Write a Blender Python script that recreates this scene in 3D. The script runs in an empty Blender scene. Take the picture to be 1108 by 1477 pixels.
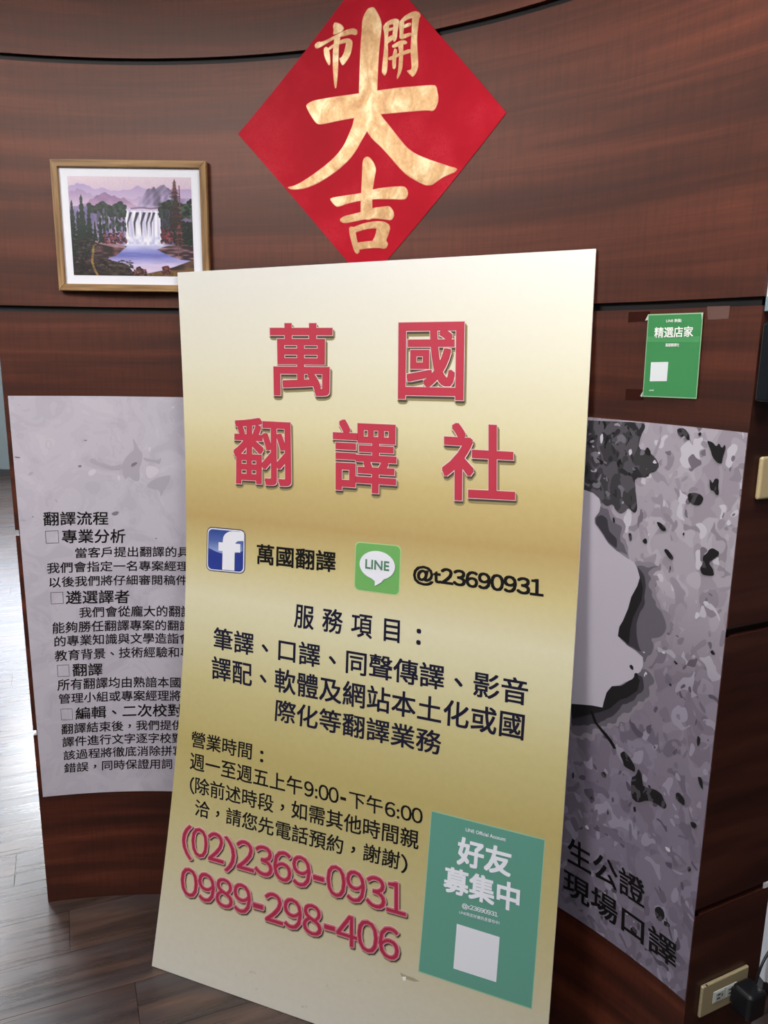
import bpy, bmesh, math, random
import numpy as np
from mathutils import Vector
from mathutils.geometry import tessellate_polygon

# ---------------------------------------------------------------- camera, world, lights, exposure
sc = bpy.context.scene
COL = sc.collection
H = 1.6252                       # camera height above the floor
cam_d = bpy.data.cameras.new('camera')
cam_d.sensor_fit = 'VERTICAL'; cam_d.sensor_height = 36.0
cam_d.lens = 1120.23 / 1477 * 36.0
cam_d.clip_start = 0.02
cam = bpy.data.objects.new('camera', cam_d); COL.objects.link(cam)
cam.location = (0, 0, H)
PITCH, ROLL = math.radians(12.0307), math.radians(0.7476)
from mathutils import Matrix
f_ = Vector((0, math.cos(PITCH), -math.sin(PITCH))); r0_ = Vector((1, 0, 0)); u0_ = r0_.cross(f_)
R_ = math.cos(ROLL)*r0_ + math.sin(ROLL)*u0_; U_ = -math.sin(ROLL)*r0_ + math.cos(ROLL)*u0_
cam.rotation_mode = 'QUATERNION'
cam.rotation_quaternion = Matrix((R_, U_, -f_)).transposed().to_quaternion()
sc.camera = cam

world = bpy.data.worlds.new('daylight'); sc.world = world; world.use_nodes = True
bg = world.node_tree.nodes['Background']
bg.inputs[0].default_value = (0.80, 0.88, 1.0, 1); bg.inputs[1].default_value = 7.5

sc.view_settings.view_transform = 'Standard'; sc.view_settings.look = 'None'
sc.view_settings.gamma = 1.0; sc.view_settings.use_curve_mapping = False
sc.view_settings.exposure = 0.55

CEIL = 2.72
# ceiling panels of the room, plus one added to brighten the upper right: (x, y, brightness)
PANELS = [(-1.45, 0.50, 1.55), (0.50, 0.75, 0.58), (-0.35, -1.3, 0.36), (-3.2, -1.4, 0.1),
          (-4.2, 3.0, 0.7), (-3.4, 4.8, 3.0), (-3.4, 7.3, 3.0), (-5.6, 4.8, 2.2), (-5.6, 7.3, 2.2), (-1.2, 5.2, 2.0), (-1.2, 7.6, 2.0), (2.2, 4.2, 0.7)]
LIGHT_W = 20.0
for i, (x, y, k) in enumerate(PANELS):
    ld = bpy.data.lights.new('panel_light', 'AREA'); ld.shape = 'RECTANGLE'; ld.size = 0.54; ld.size_y = 1.14
    ld.energy = LIGHT_W*k; ld.color = (1.0, 0.965, 0.93) if y < 2 else (0.90, 0.95, 1.0)
    lo = bpy.data.objects.new('panel_light', ld); COL.objects.link(lo); lo.location = (x, y, CEIL-0.035)

# ---------------------------------------------------------------- helpers
def lin(c):
    return c/12.92 if c <= 0.04045 else ((c+0.055)/1.055)**2.4
def rgb(h):
    h = h.lstrip('#'); return tuple(lin(int(h[i:i+2], 16)/255) for i in (0, 2, 4)) + (1.0,)
def mat(name, color='#808080', rough=0.5, metal=0.0, spec=0.5, coat=0.0, coat_rough=0.1):
    m = bpy.data.materials.new(name); m.use_nodes = True
    b = m.node_tree.nodes['Principled BSDF']
    b.inputs['Base Color'].default_value = rgb(color); b.inputs['Roughness'].default_value = rough
    b.inputs['Metallic'].default_value = metal; b.inputs['Specular IOR Level'].default_value = spec
    b.inputs['Coat Weight'].default_value = coat; b.inputs['Coat Roughness'].default_value = coat_rough
    return m
class N:
    """small node-graph builder"""
    def __init__(s, m): s.m = m; s.t = m.node_tree; s.b = s.t.nodes['Principled BSDF']
    def new(s, typ, **kw):
        n = s.t.nodes.new(typ)
        for k, v in kw.items(): setattr(n, k, v)
        return n
    def link(s, a, b): s.t.links.new(a, b)
    def coords(s, kind='UV', scale=(1, 1, 1), loc=(0, 0, 0), rand=None):
        tc = s.new('ShaderNodeTexCoord'); mp = s.new('ShaderNodeMapping')
        mp.inputs['Scale'].default_value = scale; mp.inputs['Location'].default_value = loc
        src = tc.outputs[kind]
        if rand:
            oi = s.new('ShaderNodeObjectInfo'); mu = s.new('ShaderNodeVectorMath', operation='SCALE')
            mu.inputs[0].default_value = rand; s.link(oi.outputs['Random'], mu.inputs['Scale'])
            ad = s.new('ShaderNodeVectorMath', operation='ADD'); s.link(src, ad.inputs[0]); s.link(mu.outputs[0], ad.inputs[1]); src = ad.outputs[0]
        s.link(src, mp.inputs['Vector']); return mp.outputs[0]
    def noise(s, vec, scale=5, detail=3, rough=0.5, dist=0.0):
        n = s.new('ShaderNodeTexNoise'); n.inputs['Scale'].default_value = scale; n.inputs['Detail'].default_value = detail
        n.inputs['Roughness'].default_value = rough; n.inputs['Distortion'].default_value = dist
        s.link(vec, n.inputs['Vector']); return n.outputs['Fac']
    def ramp(s, fac, stops, interp='LINEAR'):
        r = s.new('ShaderNodeValToRGB'); cr = r.color_ramp; cr.interpolation = interp
        while len(cr.elements) < len(stops): cr.elements.new(0.5)
        for e, (p, c) in zip(cr.elements, stops):
            e.position = p; e.color = rgb(c) if isinstance(c, str) else (c, c, c, 1)
        s.link(fac, r.inputs[0]); return r.outputs[0]
    def mix(s, fac, a, b, blend='MIX'):
        n = s.new('ShaderNodeMix', data_type='RGBA', blend_type=blend)
        for idx, v in ((0, fac), (6, a), (7, b)):
            if hasattr(v, 'is_output'): s.link(v, n.inputs[idx])
            elif idx == 0: n.inputs[0].default_value = v
            else: n.inputs[idx].default_value = rgb(v) if isinstance(v, str) else (v, v, v, 1)
        return n.outputs[2]
    def bump(s, fac, strength=0.1, dist=0.002):
        n = s.new('ShaderNodeBump'); n.inputs['Strength'].default_value = strength; n.inputs['Distance'].default_value = dist
        s.link(fac, n.inputs['Height']); s.link(n.outputs[0], s.b.inputs['Normal'])
    def color(s, c): s.link(c, s.b.inputs['Base Color'])

def mesh(name, verts, faces, mats, parent=None, mi=None, smooth=False, uvs=None):
    me = bpy.data.meshes.new(name); me.from_pydata([tuple(v) for v in verts], [], faces)
    for m in (mats if isinstance(mats, (list, tuple)) else [mats]): me.materials.append(m)
    if mi is not None: me.polygons.foreach_set('material_index', mi)
    if smooth: me.polygons.foreach_set('use_smooth', [True]*len(faces))
    if uvs is not None:
        l = me.uv_layers.new(name='UVMap')
        idx = np.empty(len(me.loops), dtype=np.int32); me.loops.foreach_get('vertex_index', idx)
        l.data.foreach_set('uv', np.asarray(uvs, dtype=np.float32)[idx].ravel())
    me.update()
    o = bpy.data.objects.new(name, me); COL.objects.link(o)
    if parent: o.parent = parent
    return o
def bm_obj(name, bm, m, parent=None, smooth=False):
    me = bpy.data.meshes.new(name); bm.to_mesh(me); bm.free()
    for k in (m if isinstance(m, (list, tuple)) else [m]): me.materials.append(k)
    if smooth: me.polygons.foreach_set('use_smooth', [True]*len(me.polygons))
    o = bpy.data.objects.new(name, me); COL.objects.link(o)
    if parent: o.parent = parent
    return o
def box_bm(x0, x1, y0, y1, z0, z1, bevel=0.0, seg=2, bm=None):
    own = bm is None
    b = bmesh.new()
    vs = [b.verts.new((x, y, z)) for x in (x0, x1) for y in (y0, y1) for z in (z0, z1)]
    for f in ((0, 1, 3, 2), (4, 6, 7, 5), (0, 4, 5, 1), (2, 3, 7, 6), (0, 2, 6, 4), (1, 5, 7, 3)): b.faces.new([vs[i] for i in f])
    bmesh.ops.recalc_face_normals(b, faces=b.faces)
    if bevel: bmesh.ops.bevel(b, geom=list(b.edges), offset=bevel, segments=seg, affect='EDGES', profile=0.5)
    if own: return b
    me = bpy.data.meshes.new('tmp'); b.to_mesh(me); b.free(); bm.from_mesh(me); bpy.data.meshes.remove(me); return bm
def thing(name, label, cat, loc=(0, 0, 0), rot=None, group=None):
    o = bpy.data.objects.new(name, None); COL.objects.link(o); o.location = loc
    if rot is not None: o.rotation_euler = rot
    o.empty_display_size = 0.05
    o['label'] = label; o['category'] = cat
    if group: o['group'] = group
    return o
def struct(o, label=None):
    o['kind'] = 'structure'
    if label: o['label'] = label
    return o

# ---------------------------------------------------------------- the curved wall: coordinates (arc length s, height z)
CX, CY, R0 = -0.63842, 0.59421, 1.45598
S_L, S_R = -0.346, 1.521
SEAMS = [2.2870, 1.7070, 1.1270, 0.5470]
GAP = 0.0075
STEP = 0.02
def wp(s, z, off=0.0):           # off > 0 comes out of the wall towards the room
    a = s/R0; r = R0-off
    return (CX+r*math.sin(a), CY+r*math.cos(a), z)
TH = 0.45
_c = wp(S_R, 0)
DR = Vector((math.cos(TH), math.sin(TH), 0)); NN = Vector((math.sin(TH), -math.cos(TH), 0))
END_LEN = 0.207
def ep(d, z, off=0.0): return Vector(_c)+DR*d+NN*off+Vector((0, 0, z))
def poly_cut(polys, to3d, name, mats, parent, mi=None, step=STEP, smooth=0):
    """flat polygons in (s, z) cut into narrow strips, then bent onto the wall"""
    bm = bmesh.new()
    lift = 2.5e-5 if len(polys) < 30 else 0.0
    for k, pg in enumerate(polys):
        for _ in range(smooth):
            q = []
            for i in range(len(pg)):
                a, b = pg[i], pg[(i+1) % len(pg)]
                q += [(a[0]*.78+b[0]*.22, a[1]*.78+b[1]*.22), (a[0]*.22+b[0]*.78, a[1]*.22+b[1]*.78)]
            pg = q
        pg = [q for q, r in zip(pg, pg[1:]+pg[:1]) if math.dist(q, r) > 1e-6]
        vs = [bm.verts.new((x, y, k*lift)) for x, y in pg]
        for t in tessellate_polygon([[Vector((x, y, 0)) for x, y in pg]]):
            if len(set(t)) == 3:
                f = bm.faces.new([vs[i] for i in t])
                if mi: f.material_index = mi[k]
    xs = [v.co.x for v in bm.verts]
    k = math.ceil(min(xs)/step)
    while k*step < max(xs):
        bmesh.ops.bisect_plane(bm, geom=bm.verts[:]+bm.edges[:]+bm.faces[:], plane_co=(k*step, 0, 0), plane_no=(1, 0, 0), dist=1e-6); k += 1
    uv = bm.loops.layers.uv.new('UVMap')
    for f in bm.faces:
        if f.normal.z < 0: f.normal_flip()
        for l in f.loops: l[uv].uv = (l.vert.co.x, l.vert.co.y)
    for v in bm.verts:
        d = v.co.z; q = Vector(to3d(v.co.x, v.co.y)); q += Vector((CX-q.x, CY-q.y, 0)).normalized()*d; v.co = q
    return bm_obj(name, bm, mats, parent)

# ---------------------------------------------------------------- materials
def wood_veneer():
    m = mat('mahogany_veneer', rough=0.46, spec=0.7); g = N(m); g.b.inputs['Specular Tint'].default_value = (1.0, 0.70, 0.62, 1)
    v1 = g.coords('UV', (0.55, 9.0, 1), rand=(3.1, 7.7, 0)); v2 = g.coords('UV', (3.5, 170, 1), rand=(1, 5, 0)); v3 = g.coords('UV', (150, 10, 1)); v4 = g.coords('UV', (1.6, 4.0, 1), rand=(9, 2, 0))
    band = g.noise(v1, 1.6, 4, 0.6, 0.35); fine = g.noise(v2, 1.0, 3, 0.6); fleck = g.noise(v3, 1.0, 2, 0.5); cloud = g.noise(v4, 1.0, 2, 0.5)
    c = g.ramp(band, [(0.28, '#240b06'), (0.42, '#33130a'), (0.52, '#411b0f'), (0.62, '#512517'), (0.75, '#643120')])
    c = g.mix(0.20, c, g.ramp(fine, [(0.3, 0.25), (0.7, 0.95)]), 'OVERLAY')
    c = g.mix(0.22, c, g.ramp(fleck, [(0.36, 0.15), (0.5, 0.5), (0.7, 0.75)]), 'OVERLAY')
    c = g.mix(0.25, c, g.ramp(cloud, [(0.3, 0.25), (0.7, 0.75)]), 'OVERLAY')
    g.color(c); g.bump(fine, 0.04, 0.0006)
    return m
M_WOOD = wood_veneer()
M_WOOD_END = mat('end_veneer', rough=0.34, spec=0.4); g = N(M_WOOD_END)
_b = g.noise(g.coords('UV', (0.8, 9, 1), rand=(4, 9, 0)), 1.6, 4, 0.6, 0.3)
g.color(g.ramp(_b, [(0.3, '#2c140f'), (0.5, '#3e1e17'), (0.7, '#522c22')]))
M_CORE = mat('seam_black', '#0b0809', 0.6)
M_SEAMBAR = mat('dark_reveal', '#15171a', 0.35)
def floor_mat():
    m = mat('laminate_floor', rough=0.3, spec=0.8); g = N(m)
    a = g.coords('Object', (0.9, 9, 1), rand=(13, 7, 3)); b = g.coords('Object', (2.2, 70, 1), rand=(5, 17, 3)); d = g.coords('Object', (1.4, 4, 1), rand=(7, 3, 9))
    n1 = g.noise(a, 2.4, 5, 0.62, 0.9); n2 = g.noise(b, 1.0, 4, 0.6); n3 = g.noise(d, 1.5, 3, 0.5, 0.5)
    c = g.ramp(n1, [(0.25, '#1d1614'), (0.42, '#352722'), (0.55, '#4a3831'), (0.7, '#5e4a40')])
    c = g.mix(g.ramp(n3, [(0.45, 0.0), (0.65, 0.65)]), c, '#3b3b40')
    c = g.mix(0.22, c, g.ramp(n2, [(0.3, 0.2), (0.7, 0.8)]), 'OVERLAY')
    oi = g.new('ShaderNodeObjectInfo')
    c = g.mix(0.30, c, g.ramp(oi.outputs['Random'], [(0.0, '#5c5a60'), (0.5, '#807068'), (1.0, '#a07c66')]), 'OVERLAY')
    # knots
    vo = g.new('ShaderNodeTexVoronoi'); vo.inputs['Scale'].default_value = 1.0; g.link(g.coords('Object', (2.1, 6.5, 1), rand=(3, 11, 2)), vo.inputs['Vector'])
    c = g.mix(g.ramp(vo.outputs['Distance'], [(0.03, 0.85), (0.10, 0.0)]), c, '#1d1512')
    g.color(c)
    rr = g.ramp(n2, [(0.3, 0.24), (0.7, 0.36)]); g.link(rr, g.b.inputs['Roughness'])
    g.bump(n1, 0.10, 0.0015)
    return m
M_FLOOR = floor_mat()
M_UNDER = mat('floor_joint', '#0c0908', 0.8)
M_WHITEWALL = mat('painted_wall', '#6b6a69', 0.8)
M_GREYWALL = mat('grey_green_wall', '#5f686a', 0.6)
M_CEIL = mat('ceiling_white', '#b4b4b6', 0.9)
# ---------------------------------------------------------------- measured layout: lettering and shapes in metres on their own surfaces
BOARD_TEXT=[
  ('red', '萬', [(0.2751, 1.6949), (0.442, 1.692), (0.4392, 1.532), (0.275, 1.5314)]),
  ('red', '國', [(0.6161, 1.6899), (0.7663, 1.6893), (0.768, 1.5299), (0.6164, 1.5299)]),
  ('red', '翻', [(0.1617, 1.4704), (0.324, 1.4694), (0.3259, 1.3119), (0.1564, 1.309)]),
  ('red', '譯', [(0.4475, 1.4745), (0.6095, 1.4736), (0.6101, 1.313), (0.4486, 1.3112)]),
  ('red', '社', [(0.7256, 1.4768), (0.8867, 1.4735), (0.8934, 1.3158), (0.7289, 1.3108)]),
  ('mid', '萬國翻譯', [(0.2261, 1.1577), (0.456, 1.1605), (0.4558, 1.1113), (0.2261, 1.1071)]),
  ('bold', '@t23690931', [(0.6619, 1.1532), (0.9659, 1.1543), (0.9674, 1.1096), (0.6636, 1.109)]),
  ('navy_wide', '服務項目', [(0.3459, 1.0203), (0.6395, 1.0214), (0.6404, 0.9646), (0.3446, 0.9603)]),
  ('navy', ':', [(0.677, 1.0048), (0.6865, 1.0046), (0.6868, 0.9687), (0.6774, 0.9688)]),
  ('navy', '筆譯、口譯、同聲傳譯、影音', [(0.0983, 0.9237), (0.9457, 0.9311), (0.9467, 0.8739), (0.099, 0.8662)]),
  ('navy', '譯配、軟體及網站本土化或國', [(0.0957, 0.8454), (0.9447, 0.8548), (0.9442, 0.7954), (0.0991, 0.7851)]),
  ('navy', '際化等翻譯業務', [(0.2998, 0.768), (0.7487, 0.7748), (0.7502, 0.7202), (0.2989, 0.7122)]),
  ('thin', '營業時間', [(0.0458, 0.6352), (0.2401, 0.6402), (0.2406, 0.5978), (0.0478, 0.5926)]),
  ('thin', ':', [(0.2645, 0.6271), (0.2729, 0.6271), (0.2745, 0.5989), (0.2661, 0.5988)]),
  ('thin', '週一至週五上午', [(0.0476, 0.5783), (0.3931, 0.5834), (0.3954, 0.5396), (0.05, 0.5326)]),
  ('thin', '9:00', [(0.3982, 0.5798), (0.4944, 0.5819), (0.4973, 0.5446), (0.4013, 0.5427)]),
  ('thin', '-', [(0.5016, 0.563), (0.5159, 0.563), (0.5164, 0.557), (0.502, 0.557)]),
  ('thin', '下午', [(0.5233, 0.5841), (0.6139, 0.5862), (0.616, 0.5446), (0.5265, 0.5441)]),
  ('thin', '6:00', [(0.6198, 0.5809), (0.7157, 0.5842), (0.7182, 0.5488), (0.6224, 0.5462)]),
  ('thin', '(', [(0.0527, 0.513), (0.0665, 0.5136), (0.0716, 0.4697), (0.0578, 0.469)]),
  ('thin', '除前述時段，如需其他時間親', [(0.0687, 0.5165), (0.7109, 0.5312), (0.7112, 0.4867), (0.0721, 0.4735)]),
  ('thin', '洽，請您先電話預約，謝謝', [(0.0771, 0.4584), (0.6683, 0.4693), (0.6665, 0.4267), (0.0795, 0.4163)]),
  ('thin', ')', [(0.6703, 0.4654), (0.6861, 0.4656), (0.6895, 0.4221), (0.6737, 0.4218)]),
  ('num', '(', [(0.0435, 0.3865), (0.0741, 0.3872), (0.0855, 0.2994), (0.0552, 0.2999)]),
  ('num', '02', [(0.0741, 0.3865), (0.1774, 0.3884), (0.1843, 0.3142), (0.0838, 0.3127)]),
  ('num', ')', [(0.1784, 0.3863), (0.2113, 0.3873), (0.2214, 0.3002), (0.189, 0.2982)]),
  ('num', '2369', [(0.2153, 0.389), (0.4333, 0.3928), (0.4405, 0.3184), (0.2239, 0.3147)]),
  ('num', '-', [(0.4445, 0.3559), (0.4742, 0.356), (0.4752, 0.3458), (0.4455, 0.3453)]),
  ('num', '0931', [(0.4783, 0.3937), (0.6878, 0.3977), (0.6939, 0.3227), (0.4853, 0.3189)]),
  ('num', '0989', [(0.0543, 0.277), (0.2711, 0.2804), (0.2795, 0.2081), (0.0644, 0.2055)]),
  ('num', '-', [(0.283, 0.2423), (0.3117, 0.2432), (0.313, 0.2325), (0.2842, 0.2315)]),
  ('num', '298', [(0.313, 0.2811), (0.4743, 0.2838), (0.4815, 0.2101), (0.3212, 0.2083)]),
  ('num', '-', [(0.4859, 0.2452), (0.5146, 0.246), (0.5156, 0.2359), (0.4869, 0.235)]),
  ('num', '406', [(0.5154, 0.2845), (0.679, 0.2873), (0.6854, 0.2126), (0.5224, 0.2107)]),
  ('white', 'LINE Official Account', [(0.8234, 0.5672), (0.9173, 0.5688), (0.9173, 0.5602), (0.8239, 0.5598)]),
  ('heavy', '好友', [(0.8094, 0.5432), (0.9328, 0.5436), (0.9324, 0.4841), (0.81, 0.4802)]),
  ('heavy', '募集中', [(0.7815, 0.4669), (0.9592, 0.4702), (0.9605, 0.4085), (0.7818, 0.4102)]),
  ('white', '@t23690931', [(0.8275, 0.3939), (0.9108, 0.3953), (0.9117, 0.383), (0.8279, 0.3809)]),
  ('whitefine', 'LINE限定好康訊息發布中!', [(0.8218, 0.3747), (0.917, 0.3771), (0.9165, 0.3683), (0.8223, 0.3673)]),
]
GREEN_SHEET= [(0.7373, 0.587), (1.0048, 0.5873), (1.0023, 0.2021), (0.7342, 0.2035)]
QR= [(0.8182, 0.342), (0.9191, 0.3411), (0.9187, 0.2376), (0.8179, 0.2376)]
FLOGO= [(0.0696, 1.1874), (0.1916, 1.1895), (0.1916, 1.0754), (0.0676, 1.0706)]
LLOGO= [(0.5086, 1.1922), (0.6297, 1.1943), (0.6292, 1.0759), (0.5086, 1.0753)]
BOARD= [(-0.5218, 2.0125, 1.797), (0.4076, 1.594, 1.8158), (0.3649, 1.3979, 0.0), (-0.6037, 1.7718, 0.0)]
LEFT_TEXT=[
  ('head', '翻譯流程', [(-0.2722, 1.1818), (-0.1054, 1.1804), (-0.1076, 1.1441), (-0.274, 1.1444)]),
  ('box', '□', [(-0.2714, 1.1293), (-0.2379, 1.1304), (-0.2389, 1.0956), (-0.272, 1.0956)]),
  ('head', '專業分析', [(-0.2292, 1.1318), (-0.0618, 1.1321), (-0.0655, 1.0933), (-0.2308, 1.0949)]),
  ('body', '當客戶提出翻譯的具', [(-0.1988, 1.081), (0.1099, 1.0853), (0.1088, 1.0562), (-0.2007, 1.0526)]),
  ('body', '我們會指定一名專案經理', [(-0.2731, 1.0412), (0.1062, 1.0444), (0.1051, 1.0167), (-0.2753, 1.0112)]),
  ('body', '以後我們將仔細審閱稿件', [(-0.2722, 1.0005), (0.1019, 1.0043), (0.1008, 0.9764), (-0.2744, 0.9713)]),
  ('box', '□', [(-0.2706, 0.9573), (-0.238, 0.9575), (-0.2388, 0.9242), (-0.271, 0.924)]),
  ('head', '遴選譯者', [(-0.2295, 0.9599), (-0.0602, 0.9594), (-0.0633, 0.9215), (-0.2321, 0.9223)]),
  ('body', '我們會從龐大的翻譯', [(-0.1983, 0.9113), (0.1127, 0.9167), (0.1114, 0.8839), (-0.2002, 0.882)]),
  ('body', '能夠勝任翻譯專案的翻譯', [(-0.2719, 0.871), (0.1067, 0.8738), (0.1055, 0.8441), (-0.2743, 0.8384)]),
  ('body', '的專業知識與文學造詣會', [(-0.2705, 0.8305), (0.1041, 0.8363), (0.1029, 0.8052), (-0.2727, 0.7998)]),
  ('body', '教育背景、技術經驗和專', [(-0.271, 0.7887), (0.1052, 0.7952), (0.1039, 0.7644), (-0.2732, 0.7572)]),
  ('box', '□', [(-0.2686, 0.7458), (-0.2369, 0.7455), (-0.2378, 0.7103), (-0.2691, 0.7111)]),
  ('head', '翻譯', [(-0.2277, 0.7473), (-0.1469, 0.7457), (-0.1491, 0.7091), (-0.2288, 0.7097)]),
  ('body', '所有翻譯均由熟諳本國', [(-0.2697, 0.7027), (0.0708, 0.7039), (0.0694, 0.6725), (-0.2721, 0.6691)]),
  ('body', '管理小組或專案經理將', [(-0.2703, 0.6587), (0.0685, 0.6639), (0.0671, 0.6311), (-0.2724, 0.6293)]),
  ('box', '□', [(-0.2685, 0.6136), (-0.2373, 0.6131), (-0.2381, 0.5787), (-0.2689, 0.5798)]),
  ('head', '編輯、二次校對', [(-0.2276, 0.6148), (0.07, 0.6226), (0.0673, 0.5832), (-0.23, 0.5781)]),
  ('body', '翻譯結束後，我們提供', [(-0.2692, 0.5671), (0.0717, 0.5717), (0.0704, 0.5413), (-0.2715, 0.5355)]),
  ('body', '譯件進行文字逐字校對', [(-0.2696, 0.5266), (0.0689, 0.5319), (0.0676, 0.5), (-0.2717, 0.4959)]),
  ('body', '該過程將徹底消除拼寫', [(-0.2694, 0.4846), (0.07, 0.4925), (0.0687, 0.4598), (-0.2715, 0.4554)]),
  ('body', '錯誤，同時保證用詞', [(-0.2702, 0.4446), (0.0353, 0.4497), (0.0338, 0.418), (-0.2722, 0.4152)]),
]
RIGHT_TEXT=[
  ('big', '生公證', [(1.2009, 0.5389), (1.3991, 0.5399), (1.4052, 0.4785), (1.2057, 0.4737)]),
  ('big', '現場口譯', [(1.1981, 0.4539), (1.4886, 0.4538), (1.4923, 0.394), (1.2005, 0.392)]),
]
GREEN_TEXT=[
  ('s', 'LINE 熱點', [(1.3379, 1.6811), (1.3695, 1.6811), (1.3698, 1.6753), (1.3385, 1.6752)]),
  ('h', '精選店家', [(1.3155, 1.6664), (1.3944, 1.6675), (1.3954, 1.6495), (1.3164, 1.6477)]),
  ('s', '萬國翻譯社', [(1.3409, 1.6373), (1.3692, 1.6379), (1.3694, 1.6321), (1.3411, 1.6314)]),
  ('s', 'LINE', [(1.3148, 1.5512), (1.3243, 1.552), (1.3244, 1.5497), (1.3148, 1.5489)]),
]
GREEN_POSTER= [(1.2983, 1.6907), (1.4115, 1.6912), (1.4144, 1.54), (1.3004, 1.5373)]
GREEN_QR= [(1.3132, 1.6025), (1.3497, 1.604), (1.3501, 1.5688), (1.3138, 1.5669)]
TAPES= [[(1.2539, 1.696), (1.3001, 1.6961), (1.3004, 1.6784), (1.2541, 1.6766)], [(1.4159, 1.7013), (1.4602, 1.7009), (1.4601, 1.679), (1.4198, 1.6787)], [(1.2607, 1.5501), (1.3004, 1.5507), (1.3008, 1.531), (1.2611, 1.5286)]]
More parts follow.
